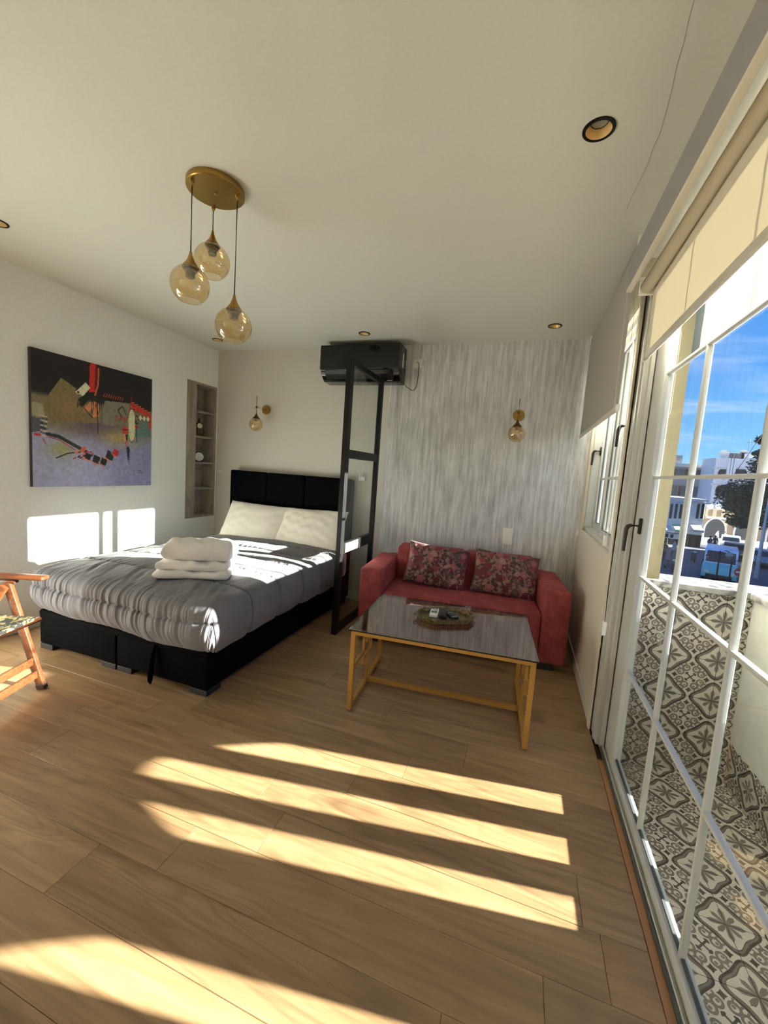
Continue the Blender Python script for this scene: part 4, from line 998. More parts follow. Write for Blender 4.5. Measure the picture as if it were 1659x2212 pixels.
for l, w_ in ((.175, .111),):
    pts = octo(l, w_); k = 0
    for (x1, y1), (x2, y2) in zip(pts, pts[1:]+pts[:1]):
        n = max(1, int(math.hypot(x2-x1, y2-y1)/.016))
        for i in range(n):
            x, y = x1+(x2-x1)*(i+.5)/n, y1+(y2-y1)*(i+.5)/n; b = NB(); bmesh.ops.create_icosphere(b, subdivisions=1, radius=.0052, matrix=Matrix.Translation((x, y, .031))); obj('rim_bead', b, M_tray, tr, world=False, smooth=180)
for s in (-1, 1):
    b = NB(); tube(b, [(s*.172, -.024, .022), (s*.196, -.020, .026), (s*.202, 0, .028), (s*.196, .020, .026), (s*.172, .024, .022)], .0035, 8); obj('handle', b, M_tray, tr, world=False, smooth=60)
for x in (-.10, .10):
    for y in (-.06, .06): b = NB(); lathe(b, [(0, 0), (.007, 0), (.009, .003), (0, .003)], 12, (x, y, 0)); obj('foot', b, M_tray, tr, world=False)
def remote(name, label, qx, qy, rz, L_, W_, T_, m, extra, z=.0065, taper=1.0):
    p = at(qx, qy, 'z', TZ+z+.0004); rz -= math.degrees(TT)
    t = thing(name, label, 'remote', p, TT+math.radians(rz), None)
    b = NB(); prism(b, [(-W_/2*taper, -L_/2), (W_/2*taper, -L_/2), (W_/2, L_/2-.018), (W_/2*.8, L_/2), (-W_/2*.8, L_/2), (-W_/2, L_/2-.018)], 'z', 0, T_); obj('body', b, m, t, bevel=.003, smooth=40, world=False)
    for nm, x0, x1, y0, y1, mm in extra:
        b = NB(); box(b, x0, x1, y0, y1, T_, T_+.0016); obj(nm, b, mm, t, world=False, bevel=.0005)
GB, LCD = plain('grey_button', (70, 72, 74), .5), plain('lcd', (120, 128, 128), .3)
remote('remote_control', 'white air conditioner remote lying in the tray', 938, 1326, 6, .140, .050, .018, M_whiteplastic, [('screen', -.018, .018, -.034, .002, LCD), ('button', -.017, -.003, .040, .046, GB), ('button', .005, .019, .040, .046, GB), ('button', .002, .018, .014, .019, GB)])
KB = plain('key_grey', (54, 56, 58), .4); SB = plain('key_silver', (190, 190, 188), .35)
remote('remote_control', 'short black remote between the two others in the tray', 957, 1331, 6, .105, .046, .016, M_blackplastic, [('button', -.016+.012*(k % 3), -.008+.012*(k % 3), -.034+.013*(k//3), -.026+.013*(k//3), KB) for k in range(12)])
remote('remote_control', 'rounded black remote with silver keys beside the short one', 975, 1332, 34, .122, .050, .018, M_blackplastic, [('button', -.015+.018*(k % 2), -.005+.018*(k % 2), .018, .026, SB) for k in range(2)]+[('button', -.016, .016, -.05, -.043, SB)]+[('button', -.015+.013*(k % 3), -.007+.013*(k % 3), -.03+.014*(k//3), -.023+.014*(k//3), KB) for k in range(6)], taper=.8)

# ------------------------------------------------------------------ glass partition
PX, PA, PB, PT = -1.865, -.935, -.160, 2.232
pn = thing('glass_partition', 'narrow black framed glass partition between bed and sofa', 'partition', (PX, (PA+PB)/2, 0))
pw_ = .062; pd = .042
for a, c in ((PA, PA+pw_), (PB-.045, PB)):
    b = NB(); box(b, PX-pd/2, PX+pd/2, a, c, 0, PT); post = obj('post', b, M_blackmetal, pn, bevel=.002)
    yy = a+.034 if a == PA else c-.01
    qbox('groove', plain('groove_black', (8, 8, 8), .6), post, PX+pd/2-.0005, PX+pd/2+.0008, yy-.003, yy+.003, .01, PT-.01)
rails = [(0, .060), (.672, .762), (1.458, 1.528), (PT-.045, PT)]
for z0, z1 in rails:
    b = NB(); box(b, PX-.018, PX+.018, PA+pw_, PB-.045, z0, z1); obj('rail', b, M_blackmetal, pn, bevel=.002)
for (a0, a1), (c0, c1) in zip(rails, rails[1:]): qbox('pane', M_parglass, pn, PX-.003, PX+.003, PA+pw_, PB-.045, a1, c0)
qbox('rail_glint', plain('glint_silver', (196, 194, 186), .3, .6), pn, PX+.018, PX+.024, PA+pw_+.03, PA+pw_+.30, .678, .756, bevel=.002)  # pale plate imitating a bright reflection on the black rail

# ------------------------------------------------------------------ folding armchair
CF = math.atan2(.35, .94)
fl_ = Vector((-2.998, -2.407, 0)); loc = fl_ - Matrix.Rotation(CF, 3, 'Z') @ Vector((.20, .26, 0))
ch = thing('folding_armchair', 'folding wooden armchair with yellow and black printed seat', 'chair', loc, CF)
def cb(nm, p, q, w_, h_, up=(0, 0, 1), m=None, r=.004): b = NB(); bar(b, p, q, w_, h_, up); return obj(nm, b, m or M_chairwood, ch, world=False, bevel=r, smooth=40)
for s in (-1, 1):
    y = s*.26
    lg = cb('leg', (.205, y, .0), (.02, y, .625), .026, .042, (1, 0, 0))
    b = NB(); bar(b, (.2065, y, -.0005), (.195, y, .032), .029, .046, (1, 0, 0)); obj('rubber_foot', b, plain('brown_rubber', (70, 46, 34), .7), lg, world=False, bevel=.003)
    lg = cb('leg', (-.34, s*.228, .0), (.035, s*.228, .60), .024, .040, (1, 0, 0))
    b = NB(); bar(b, (-.341, s*.228, -.0005), (-.32, s*.228, .034), .027, .044, (1, 0, 0)); obj('rubber_foot', b, plain('brown_rubber', (70, 46, 34), .7), lg, world=False, bevel=.003)
    b = NB(); rbox(b, -.27, .235, y-.030, y+.030, .640, .664, .010, 3); obj('armrest', b, M_chairwood, ch, world=False, smooth=40)
    cb('arm_bracket', (-.01, y, .628), (.075, y, .628), .03, .026)
    cb('seat_rail', (-.20, s*.205, .395), (.175, s*.205, .405), .024, .036)
    cb('back_post', (-.13, s*.205, .37), (-.36, s*.205, 1.02), .026, .036, (1, 0, 0))
b = NB(); tube(b, [(.172, -.285, .402), (.172, .285, .402)], .015, 14); obj('front_bar', b, M_chairwood, ch, world=False, smooth=50)
b = NB(); tube(b, [(-.20, -.25, .395), (-.20, .25, .395)], .012, 12); obj('rear_bar', b, M_chairwood, ch, world=False, smooth=50)
for x, z in ((.158, .165), (.180, .090)): cb('stretcher', (x, -.25, z), (x, .25, z), .016, .044)
cb('stretcher', (-.27, -.22, .115), (-.27, .22, .115), .016, .04)
for z, x in ((.58, -.207), (.98, -.348)): cb('back_rail', (x, -.20, z), (x, .20, z), .018, .05)
b = NB(); n = 14; rows_ = [[b.verts.new((-.20+.392*i/n, -.228+.456*j/n, .418-.012*math.sin(PI*j/n)*math.sin(PI*i/n)+zz+(.003*math.cos(PI*i/n)))) for j in range(n+1)] for zz in (0, .022) for i in range(n+1)]
for base_ in (0, n+1):
    for i in range(n):
        for j in range(n): b.faces.new((rows_[base_+i][j], rows_[base_+i][j+1], rows_[base_+i+1][j+1], rows_[base_+i+1][j]))
for i in range(n):
    for j in (0, n): b.faces.new((rows_[i][j], rows_[i+1][j], rows_[n+2+i][j], rows_[n+1+i][j]))
for j in range(n):
    for i in (0, n): b.faces.new((rows_[i][j], rows_[i][j+1], rows_[n+1+i][j+1], rows_[n+1+i][j]))
obj('seat_pad', b, M_yellow, ch, world=False, smooth=60)
b = NB(); prism(b, [(-.200, .60), (-.345, 1.0), (-.333, 1.004), (-.188, .604)], 'y', -.19, .19); obj('back_pad', b, M_yellow, ch, world=False, bevel=.004)
# ------------------------------------------------------------------ the street below
GZ = -4.8
bm = NB(); box(bm, -60, 140, 2.5, 160, GZ-.3, GZ); 
st = struct('ground_street', bm, speck('asphalt', (92, 96, 104), .12, 3, .85), 'grey asphalt street far below the balcony'); st['category'] = 'street'
M_fw = speck('shaded_white_wash', (226, 228, 234), .03, 2, .85); M_fc = speck('cream_wash', (158, 140, 116), .05, 3, .85); M_fg = speck('grey_facade', (150, 154, 160), .06, 1, .8)
M_dk = plain('dark_window', (36, 42, 50), .25); M_gl = plain('office_glass', (70, 88, 100), .15); M_slab2 = plain('pale_slab', (206, 206, 204), .7); M_roofd = plain('roof_clutter', (90, 92, 96), .7)
def facade(name, label, px0, px1, ytop, Y, depth, mat, ztop=None):
    a, c = at(px0, ytop, 'y', Y), at(px1, ytop, 'y', Y); z = ztop if ztop is not None else (a.z+c.z)/2
    t = thing(name, label, 'building', ((a.x+c.x)/2, Y, GZ)); b = NB(); box(b, a.x, c.x, Y, Y+depth, GZ, z); obj('wall', b, mat, t)
    b = NB(); box(b, a.x-.15, c.x+.15, Y-.15, Y+depth+.1, z, z+.25); obj('roof_edge', b, mat, t)
    return t, a.x, c.x, z
def win(t, px, py, hw, hh, Y, arch=True, mat=None, nm='window'):
    """window at a pixel of the facade: recess surround and dark pane"""
    c = at(px, py, 'y', Y); n = 8
    def shape(w_, h_):
        if arch == 'round': return [(c.x+w_*math.cos(2*PI*i/16), c.z+w_*math.sin(2*PI*i/16)) for i in range(16)]
        if not arch: return [(c.x-w_, c.z-h_), (c.x+w_, c.z-h_), (c.x+w_, c.z+h_), (c.x-w_, c.z+h_)]
        return [(c.x-w_, c.z-h_), (c.x+w_, c.z-h_)]+[(c.x+w_*math.cos(PI*i/n), c.z+h_-w_+w_*math.sin(PI*i/n)) for i in range(n+1)]
    b = NB(); prism(b, shape(hw*1.18, hh*1.06), 'y', Y-.06, Y+.02); f = obj(nm, b, M_fw, t)
    b = NB(); prism(b, shape(hw, hh), 'y', Y-.09, Y-.05); obj('pane', b, mat or M_dk, f)
# grey office building
t, xa, xb, z = facade('office_building', 'grey office block with dark window bands behind the white houses', 1425, 1538, 1008, 85, 9, M_fg)
for row, (ya_, yb_) in enumerate(((1014, 1028), (1050, 1072))):
    za, zb = at(1490, yb_, 'y', 85).z, at(1490, ya_, 'y', 85).z; n = 12
    for k in range(n):
        x0 = xa+.3+(xb-xa-.6)*k/n; w_ = (xb-xa-.6)/n-.12; b = NB(); box(b, x0, x0+w_, 84.9, 85.05, za, zb); obj('window', b, M_gl if (k+row) % 3 else M_dk, t)
b = NB(); box(b, xa-.3, xb+.1, 84.2, 85.0, z-.1, z+.5); obj('canopy', b, M_slab2, t)
b = NB(); box(b, xa+2.2, xa+3.4, 85, 86.5, z+.2, z+2.0); obj('chimney', b, M_fg, t)
# tall white building with round windows
t, xa, xb, z = facade('apartment_building', 'tall white building with round windows and roof dishes', 1547, 1626, 994, 78, 5.5, M_fw)
for px, py in ((1565, 1023), (1598, 1023), (1560, 1058)): win(t, px, py, .95, .95, 78, 'round')
for px, py in ((1562, 1012), (1600, 1012), (1557, 1047)):
    c = at(px, py, 'y', 78); b = NB(); box(b, c.x-1.5, c.x+1.5, 77.86, 78, c.z-.12, c.z+.12); obj('ledge', b, M_slab2, t)
for px in (1573, 1579, 1585):
    c = at(px, 1010, 'y', 78); b = NB(); box(b, c.x-.22, c.x+.22, 77.75, 78, GZ, z+.3); obj('rib', b, M_fw, t)
t2, xa2, xb2, z2 = facade('apartment_building', 'white house whose sunlit side shows right of the round windows', 1632, 1655, 995, 78, 8, M_fw)
win(t2, 1643, 1012, .5, .8, 78, False)
for px, yy, r_, lab in ((1560, 988, .68, 'large grey satellite dish at the left roof edge'), (1576, 989, .5, 'small blue-grey satellite dish beside the large one'), (1603, 987, .75, 'round satellite dish in the middle of the roof')):
    c = at(px, yy, 'y', 80); d = thing('satellite_dish', lab, 'dish', (c.x, 80, z+.25), 0, 'roof dishes')
    b = NB(); lathe(b, [(0, .28), (r_*.5, .2), (r_*.85, .06), (r_, -.08), (r_, -.12), (r_*.8, .0), (0, .2)], 20, (0, -.3, r_+.12), 'y'); obj('reflector', b, M_slab2 if px != 1572 else plain('dish_grey', (120, 130, 146), .5), d, world=False, smooth=60)
    b = NB(); tube(b, [(0, 0, 0), (0, 0, r_+.12), (0, -.1, r_+.12)], .06, 8); obj('mast', b, M_roofd, d, world=False)
for px, y1, lab in ((1620, 949, 'tall thin antenna on the white roof'), (1573, 974, 'short antenna behind the small dish')):
    c = at(px, y1, 'y', 81); d = thing('antenna', lab, 'antenna', (c.x, 81, z+.26)); b = NB(); tube(b, [(0, 0, 0), (.0, 0, c.z-z-.2)], .06, 6); obj('mast', b, M_roofd, d, world=False)
    b = NB(); tube(b, [(-.4, 0, (c.z-z)*.8), (.4, 0, (c.z-z)*.8)], .03, 6); obj('crossbar', b, M_roofd, d, world=False)
for px, y0_, y1_, lab in ((1590, 986, 992, 'dark water tank lying on the white roof'), (1614, 985, 992, 'pale box on the white roof')):
    c = at(px, y0_, 'y', 80); d = thing('roof_box', lab, 'box', (c.x, 80, z+.25)); b = NB(); box(b, -1.0, 1.0, -.4, .4, .0, 1.0); obj('body', b, M_roofd if px < 1600 else M_slab2, d, world=False, bevel=.06); b = NB(); box(b, -1.05, 1.05, -.45, .45, 1.0, 1.08); obj('lid', b, M_slab2, d, world=False)
# low white house with arched windows, shops below
t, xa, xb, z = facade('shop_house', 'low white house with tall arched windows over the shops', 1424, 1526, 1080, 51, 9, M_fw)
for px in (1449, 1459.5, 1470, 1507, 1517): win(t, px, 1104, .13, .85, 51)
for px in (1459, 1512):
    c = at(px, 1086, 'y', 51); b = NB(); box(b, c.x-1.1, c.x+1.1, 50.9, 51, c.z-.08, c.z+.08); obj('ledge', b, M_slab2, t)
c0, c1 = at(1428, 1142, 'y', 50.8), at(1526, 1180, 'y', 50.8)
for k in range(4):
    x0 = xa+.4+(xb-xa-.5)*k/4; b = NB(); box(b, x0, x0+1.15, 50.93, 51.0, GZ, c0.z-.35); obj('shop_front', b, M_dk, t)
for k, (px, m_, lab) in enumerate(((1440, plain('white_awning', (214, 220, 220), .8), 'white shop awning at the left under the arched windows'), (1466, plain('green_awning', (150, 186, 160), .8), 'pale green shop awning in the middle of the low house'), (1505, plain('grey_awning', (176, 186, 184), .8), 'grey shop awning near the arcade'))):
    c = at(px, 1134, 'y', 50.5); d = thing('awning', lab, 'awning', (c.x, 51, c.z-.5), 0, 'shop awnings'); b = NB(); prism(b, [(-.03, .5), (-1.3, .0), (-1.3, -.25), (-1.26, -.25), (-1.24, -.02), (-.03, .42)], 'x', -.5, .5); obj('cloth', b, m_, d, world=False)
    for s in (-.46, .46): b = NB(); tube(b, [(s, -.04, -.3), (s, -1.24, -.03)], .025, 6); obj('arm', b, M_roofd, d, world=False)
c = at(1443, 1157, 'y', 49.4); d = thing('shop_sign', 'white shop sign board with black marks', 'sign', (c.x, 49.4, c.z)); b = NB(); box(b, -1.0, 1.0, -.06, .06, -.3, .3); obj('board', b, M_slab2, d, world=False)
for k in range(3): b = NB(); box(b, -.8+.5*k, -.5+.5*k, -.075, -.06, -.2, .2); obj('mark', b, M_dk, d, world=False)
b = NB(); tube(b, [(0, 0, -.3), (0, 0, GZ-c.z)], .05, 6); obj('post', b, M_roofd, d, world=False)
# crenellated arcade, turned towards the sun
A_, B_ = at(1521, 1160, 'z', GZ), at(1606, 1152, 'z', GZ); B_ = Vector((B_.x+1.5, A_.y+3, GZ)); dv = B_-A_; ln = dv.length
ar = thing('arcade_wall', 'cream crenellated arcade wall with dark pointed arches', 'wall', A_, math.atan2(dv.y, dv.x)); ht = at(1545, 1098, 'y', A_.y+2).z-GZ
b = NB(); box(b, -.3, ln+4, 0, 1.5, 0, ht); obj('wall', b, M_fc, ar, world=False)
n = 14
for k in range(n):
    x = (ln+3.5)*k/n; b = NB(); prism(b, [(x, ht), (x+.62, ht), (x+.62, ht+.45), (x+.31, ht+.75), (x, ht+.45)], 'y', 0, .5); obj('merlon', b, M_fw, ar, world=False)
for k in range(n): x = (ln+3.5)*k/n; b = NB(); box(b, x+.62, x+.95, -.05, 0, ht-1.0, ht-.1); obj('slot', b, plain('slot_shade', (150, 130, 108), .8), ar, world=False)
for k, x in enumerate((1.2, 5.2, 9.5)):
    w_, h_ = 1.3, ht*.60; b = NB(); prism(b, [(x-w_*1.15, 0), (x+w_*1.15, 0)]+[(x+w_*1.15*math.cos(PI*i/10), h_-w_+w_*1.25*math.sin(PI*i/10)) for i in range(11)], 'y', -.10, .0); f = obj('arch', b, M_fw, ar, world=False)
    b = NB(); prism(b, [(x-w_, 0), (x+w_, 0)]+[(x+w_*math.cos(PI*i/10), h_-w_+w_*1.15*math.sin(PI*i/10)) for i in range(11)], 'y', -.14, -.08); obj('opening', b, M_dk, f, world=False)
b = NB(); box(b, -.2, ln+4, -.18, 0, ht*.66, ht*.66+.2); obj('cornice', b, M_slab2, ar, world=False)
bl = thing('apartment_building', 'unseen cream block added right of the street to shade it', 'building', (36, 29, GZ)); qbox('wall', M_fc, bl, 28, 44, 8, 50, GZ, 7.5); qbox('roof_edge', M_fw, bl, 27.7, 44.3, 7.7, 50.3, 7.5, 7.9)  # out-of-view block added to keep the sun off the street
# trees
M_leaf = speck('pine_needles', (52, 70, 58), .4, 6, .8); M_bark = speck('bark', (88, 74, 60), .2, 20, .9)
def tree(label, px, pyb, Y, blobs, seed, nl=2600):
    r = random.Random(seed); base = at(px, pyb, 'y', Y); g = Vector((base.x, Y, GZ)); t = thing('pine_tree', label, 'tree', g, 0, 'street pines')
    zt_ = max(at(b_[0], b_[1], 'y', Y).z for b_ in blobs)-GZ
    b = NB(); tube(b, [(0, 0, 0), (.1, 0, zt_*.4), (-.1, 0, zt_*.75), (0, 0, zt_)], [.28, .22, .15, .06], 10); obj('trunk', b, M_bark, t, smooth=60, world=False)
    vs, fs = [], []; bb = NB()
    for (bx_, by_, rx_, rz_) in blobs:
        c = at(bx_, by_, 'y', Y)-g; tube(bb, [(0, 0, max(.5, c.z-1.0)), tuple(c)], [.08, .03], 6)
        for _ in range(nl//len(blobs)):
            th, u_, q = r.random()*2*PI, r.uniform(-1, 1), r.random()**.45; s = math.sqrt(1-u_*u_)
            p = c+Vector((rx_*q*s*math.cos(th), rx_*q*s*math.sin(th), rz_*q*u_)); sz = r.uniform(.10, .22)
            a = Vector((r.uniform(-1, 1), r.uniform(-1, 1), r.uniform(-.4, .4))).normalized(); e = Vector((r.uniform(-1, 1), r.uniform(-1, 1), r.uniform(-1, 1))); e = (e-a*e.dot(a)).normalized()
            i = len(vs); vs += [tuple(p-a*sz), tuple(p+e*sz*.4), tuple(p+a*sz), tuple(p-e*sz*.4)]; fs.append((i, i+1, i+2, i+3))
    obj('branches', bb, M_bark, t, world=False)
    me = bpy.data.meshes.new('foliage'); me.from_pydata(vs, [], fs); o = obj('foliage', me, M_leaf, t, world=False); o['kind'] = 'stuff'
tree('dark green pine in front of the white buildings', 1620, 1180, 44, [(1612, 1058, 2.1, 1.3), (1586, 1066, 1.5, 1.0), (1634, 1062, 1.8, 1.4), (1604, 1085, 2.2, 1.1), (1628, 1092, 2.2, 1.3), (1590, 1092, 1.2, .6), (1612, 1112, 1.8, .9), (1632, 1122, 1.7, 1.0), (1602, 1128, 1.2, .6), (1648, 1085, 1.6, 1.5)], 5, 9000)
tree('tall pine whose top leans in at the right edge', 1664, 1180, 47, [(1657, 950, 1.0, .55), (1654, 982, 1.1, .6), (1650, 1005, 1.4, .9), (1664, 1030, 2.0, 1.3)], 9, 2600)
# vehicles
def wheel(t, x, y, r_=.32):
    b = NB(); lathe(b, [(0, -.10), (r_, -.10), (r_, .10), (0, .10)], 20, (x, y, r_), 'x'); w_ = obj('wheel', b, plain('tyre', (24, 24, 26), .8), t, world=False, smooth=40)
    b = NB(); lathe(b, [(0, -.11), (r_*.55, -.11), (r_*.5, .11), (0, .11)], 14, (x, y, r_), 'x'); obj('hub', b, plain('hub', (150, 152, 154), .4, .5), w_, world=False, smooth=40)
def car(name, label, cat, loc, rz, L_, W_, Hb, Ht, cab, col, col2=None, lamps=True):
    """side profile swept across: body, glasshouse, windscreen, bonnet stripe, lamps and wheels; front is -y"""
    t = thing(name, label, cat, loc, rz); bodym = plain('paint_'+name, col, .35); f = -L_/2; k = L_/2
    b = NB(); prism(b, [(f, .35), (f-.0, .62), (f+.15, Hb*.86), (f+cab[0], Hb), (k-.1, Hb), (k, .8), (k, .32), (f+.1, .28)], 'x', -W_/2, W_/2); obj('body', b, bodym, t, world=False, bevel=.06, smooth=40)
    b = NB(); prism(b, [(f+cab[0], Hb-.02), (f+cab[1], Ht-.08), (f+cab[1]+.2, Ht), (f+cab[2]-.1, Ht), (f+cab[3], Hb-.02)], 'x', -W_/2+.05, W_/2-.05); obj('roof', b, plain('roof_'+name, col2 or col, .35), t, world=False, bevel=.05, smooth=40)
    y0_, z0_, y1_, z1_ = f+cab[0], Hb, f+cab[1], Ht-.08; b = NB(); v = Vector((0, y1_-y0_, z1_-z0_)); nrm = Vector((0, -v.z, v.y)).normalized()*.03
    vs = [b.verts.new((sx*(W_/2-.14), y0_+v.y*s_+nrm.y*q, z0_+v.z*s_+nrm.z*q)) for q in (0, 1.0) for sx, s_ in ((-1, .08), (1, .08), (.94, .92), (-.94, .92))]
    for q in ((0,1,2,3),(4,5,6,7),(0,1,5,4),(1,2,6,5),(2,3,7,6),(3,0,4,7)): b.faces.new([vs[i] for i in q])
    obj('windscreen', b, M_dk, t, world=False)
    for s in (-1, 1):
        b = NB(); prism(b, [(f+cab[0]+.25, Hb+.04), (f+cab[1]+.2, Ht-.16), (f+cab[2]-.2, Ht-.16), (f+cab[3]-.25, Hb+.04)], 'x', s*(W_/2-.06), s*(W_/2-.035)); obj('side_window', b, M_dk, t, world=False)
        b = NB(); rbox(b, s*(W_/2-.32)-.15, s*(W_/2-.32)+.15, f-.03, f+.05, .62, .78, .03, 2); obj('headlamp', b, plain('headlamp', (240, 226, 180), .2), t, world=False)
        for y in (f+.8, k-.8): wheel(t, s*(W_/2-.12), y)
    b = NB(); rbox(b, -W_/2+.25, W_/2-.25, f-.05, f+.05, .30, .55, .03, 2); obj('bumper', b, plain('bumper', (26, 28, 30), .5), t, world=False)
    return t
vc = at(1555, 1259, 'z', GZ); dirv = Vector((.36, .93)); va = math.atan2(-dirv.x, dirv.y)
van = car('van', 'white van with turquoise front stopped at the no-entry sign', 'van', (vc.x+.7, vc.y+2.2, GZ), va, 5.0, 1.95, 1.25, 2.2, (.75, 1.3, 5.0, 5.0), (120, 196, 190), (214, 226, 240))
c = at(1592, 1212, 'z', GZ); car('car', 'dark blue car parked behind the van', 'car', (c.x+.5, c.y+2, GZ), va, 4.2, 1.75, .95, 1.45, (1.1, 1.7, 3.6, 4.0), (40, 58, 84))
c = at(1604, 1196, 'z', GZ); car('car', 'pale blue car further up the street', 'car', (c.x, c.y+3, GZ), va, 4.2, 1.75, .98, 1.5, (1.0, 1.6, 3.7, 4.1), (188, 204, 222))
c = at(1634, 1228, 'z', GZ); car('car', 'grey-blue car behind the street sign at the right', 'car', (c.x+1.0, c.y+2, GZ), va, 4.2, 1.75, .95, 1.45, (1.1, 1.7, 3.6, 4.0), (110, 138, 160))
# no-entry sign
c = at(1597, 1236, 'y', 27.5); sg = thing('no_entry_sign', 'round red no-entry sign on a grey post', 'sign', (c.x, 27.5, GZ)); hz = c.z-GZ
b = NB(); tube(b, [(0, 0, 0), (0, 0, hz)], .035, 8); obj('post', b, plain('sign_post', (110, 118, 126), .5, .3), sg, world=False, smooth=60)
b = NB(); lathe(b, [(0, -.03), (.30, -.03), (.31, -.05), (0, -.05)], 28, (0, 0, hz), 'y'); obj('disc', b, plain('sign_red', (206, 44, 56), .5), sg, world=False)
b = NB(); lathe(b, [(.300, -.051), (.32, -.051), (.32, -.03), (.30, -.03)], 28, (0, 0, hz), 'y'); obj('rim', b, plain('sign_white', (236, 232, 226), .5), sg, world=False)
b = NB(); box(b, -.21, .21, -.06, -.051, hz-.055, hz+.055); obj('white_bar', b, plain('sign_white', (240, 236, 230), .5), sg, world=False)
# street lamps
for px, py, Y, lab in ((1556, 1190, 24, 'black street lamp post in front of the van'), (1581, 1212, 25.5, 'lantern hanging beside the van')):
    c = at(px, py, 'y', Y); d = thing('street_lamp', lab, 'lamp', (c.x, Y, GZ), 0, 'street lamps'); hz = c.z-GZ
    b = NB(); tube(b, [(0, 0, 0), (0, 0, .8), (0, 0, .82), (0, 0, hz)], [.09, .07, .045, .04], 10); obj('post', b, M_blackmetal, d, world=False, smooth=60)
    b = NB(); tube(b, [(0, 0, hz-.1), (.25, 0, hz+.05), (.45, 0, hz-.02)], .025, 8); obj('arm', b, M_blackmetal, d, world=False, smooth=60)
    b = NB(); lathe(b, [(0, 0), (.10, -.02), (.20, -.22), (.14, -.25), (.06, -.42), (0, -.42)], 12, (.45, 0, hz)); obj('lantern', b, plain('lantern', (150, 150, 138), .4), d, world=False, smooth=40)
# telephone mast with box at the right
c = at(1657, 905, 'y', 34); d = thing('transmitter_mast', 'mast with a white box at the upper right edge', 'mast', (c.x+.9, 34, GZ)); hz = c.z-GZ
b = NB(); tube(b, [(0, 0, 0), (0, 0, hz+1.5)], [.14, .08], 10); obj('pole', b, M_slab2, d, world=False, smooth=60)
b = NB(); rbox(b, -1.0, -.5, -.2, .2, hz-.9, hz+.9, .05, 2); obj('box', b, plain('mast_white', (240, 242, 244), .5), d, world=False)
b = NB(); bar(b, (-.5, 0, hz), (0, 0, hz), .06, .06); obj('bracket', b, M_roofd, d, world=False)
b = NB(); tube(b, [(0, 0, hz+1.2), (-3.2, .5, hz*.45)], .025, 6); obj('stay_wire', b, M_roofd, d, world=False)
# motorbikes
def scooter(px, py, lab, rz):
    c = at(px, py, 'z', GZ); t = thing('scooter', lab, 'scooter', c, rz, 'scooters in the street')
    for y in (-.6, .6):
        b = NB(); lathe(b, [(.16, -.05), (.26, -.05), (.26, .05), (.16, .05)], 16, (0, y, .26), 'x', closed=True); obj('wheel', b, M_blackplastic, t, world=False)
    b = NB(); prism(b, [(-.55, .3), (-.5, .85), (-.42, .95), (-.36, .4), (.1, .35), (.2, .7), (.75, .75), (.7, .4), (.3, .25)], 'x', -.15, .15); obj('body', b, plain('scooter_grey', (70, 74, 80), .4), t, world=False, bevel=.03, smooth=40)
    b = NB(); rbox(b, -.14, .14, .15, .8, .72, .82, .03, 2); obj('seat', b, M_blackplastic, t, world=False)
    b = NB(); tube(b, [(-.35, -.42, 1.02), (0, -.46, 1.05), (.35, -.42, 1.02)], .02, 8); obj('handlebar', b, M_blackplastic, t, world=False)
    b = NB(); rbox(b, -.10, .10, -.60, -.52, .86, 1.0, .02, 2); obj('headlamp', b, plain('lamp_white', (220, 226, 230), .3), t, world=False)
scooter(1496, 1213, 'grey scooter standing in the middle of the street', va+.2); scooter(1445, 1232, 'grey scooter parked at the left kerb', va+.5)
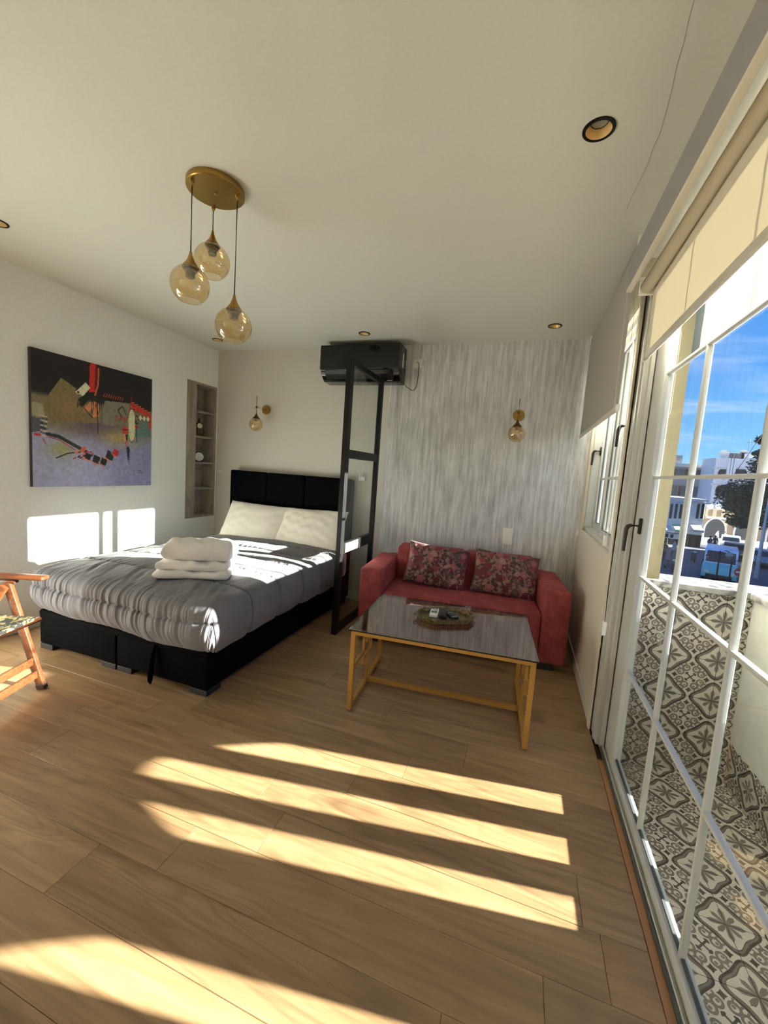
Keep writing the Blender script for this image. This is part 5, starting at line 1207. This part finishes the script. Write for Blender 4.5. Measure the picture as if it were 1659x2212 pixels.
# people
def person(px, py, lab, rz, top, legs, step=.12):
    c = at(px, py, 'z', GZ); t = thing('person', lab, 'person', c, rz, 'people in the street')
    J = [(0,0,.95),(0,0,1.20),(0,0,1.42),(0,-.02,1.52),(0,-.02,1.64),(0,-.02,1.74), (-.19,0,1.40),(-.25,.02,1.12),(-.24,-.10,.88), (.19,0,1.40),(.25,.02,1.12),(.24,-.10,.88), (-.10,0,.90),(-.11,-step,.50),(-.11,-step*.6,.07),(-.11,-step*.6-.16,.05), (.10,0,.90),(.11,step*.6,.50),(.11,step*1.4,.07),(.11,step*1.4-.16,.05)]
    R_ = [.15,.14,.16,.06,.10,.085, .075,.055,.04, .075,.055,.04, .10,.07,.05,.045, .10,.07,.05,.045]
    Ed = [(0,1),(1,2),(2,3),(3,4),(4,5),(2,6),(6,7),(7,8),(2,9),(9,10),(10,11),(0,12),(12,13),(13,14),(14,15),(0,16),(16,17),(17,18),(18,19)]
    me = bpy.data.meshes.new('body'); me.from_pydata(J, Ed, []); o = bpy.data.objects.new('tmp', me); COL.objects.link(o)
    sk = o.modifiers.new('s', 'SKIN'); o.modifiers.new('u', 'SUBSURF').levels = 1
    for i, v in enumerate(me.skin_vertices[0].data): v.radius = (R_[i], R_[i]*.8); v.use_root = (i == 0)
    dg = bpy.context.evaluated_depsgraph_get(); m2 = bpy.data.meshes.new_from_object(o.evaluated_get(dg)); bpy.data.objects.remove(o)
    m2.materials.clear()
    for q in (plain('cloth_top', top, .9), plain('cloth_legs', legs, .9), plain('skin', (168, 122, 96), .6), plain('shoe', (30, 28, 28), .6)): m2.materials.append(q)
    for f in m2.polygons:
        h = f.center.z; f.material_index = 3 if h < .09 else 1 if h < .93 else 2 if (h > 1.50 or (h < .93 and abs(f.center.x) > .2)) else 0; f.use_smooth = True
    m2.name = 'body'; obj('body', m2, None, t, world=False)
    b = NB(); bmesh.ops.create_uvsphere(b, u_segments=12, v_segments=8, radius=.108, matrix=Matrix.Translation((0, .01, 1.70)) @ Matrix.Diagonal((.95, 1.0, .85, 1))); obj('hair', b, plain('hair', (30, 24, 22), .7), t, world=False, smooth=180)
person(1521, 1249, 'person in dark clothes walking beside the van', va, (34, 34, 40), (30, 32, 40), .18)
person(1530, 1194, 'person in a grey top crossing up the street', va+.8, (96, 100, 106), (40, 44, 58))
person(1541, 1192, 'person in a dark jacket at the arcade end', va-.4, (40, 44, 50), (36, 36, 44))
person(1546, 1176, 'person in a pale top before the dark arch', va+2, (190, 186, 180), (50, 52, 60))
person(1562, 1180, 'person in black standing by the parked cars', va+1, (28, 28, 32), (30, 30, 36))
person(1453, 1208, 'person in a light jacket near the left shops', va-1, (150, 156, 164), (60, 64, 76))
person(1432, 1212, 'person in brown at the left shop front', va+.5, (110, 90, 74), (52, 50, 54))
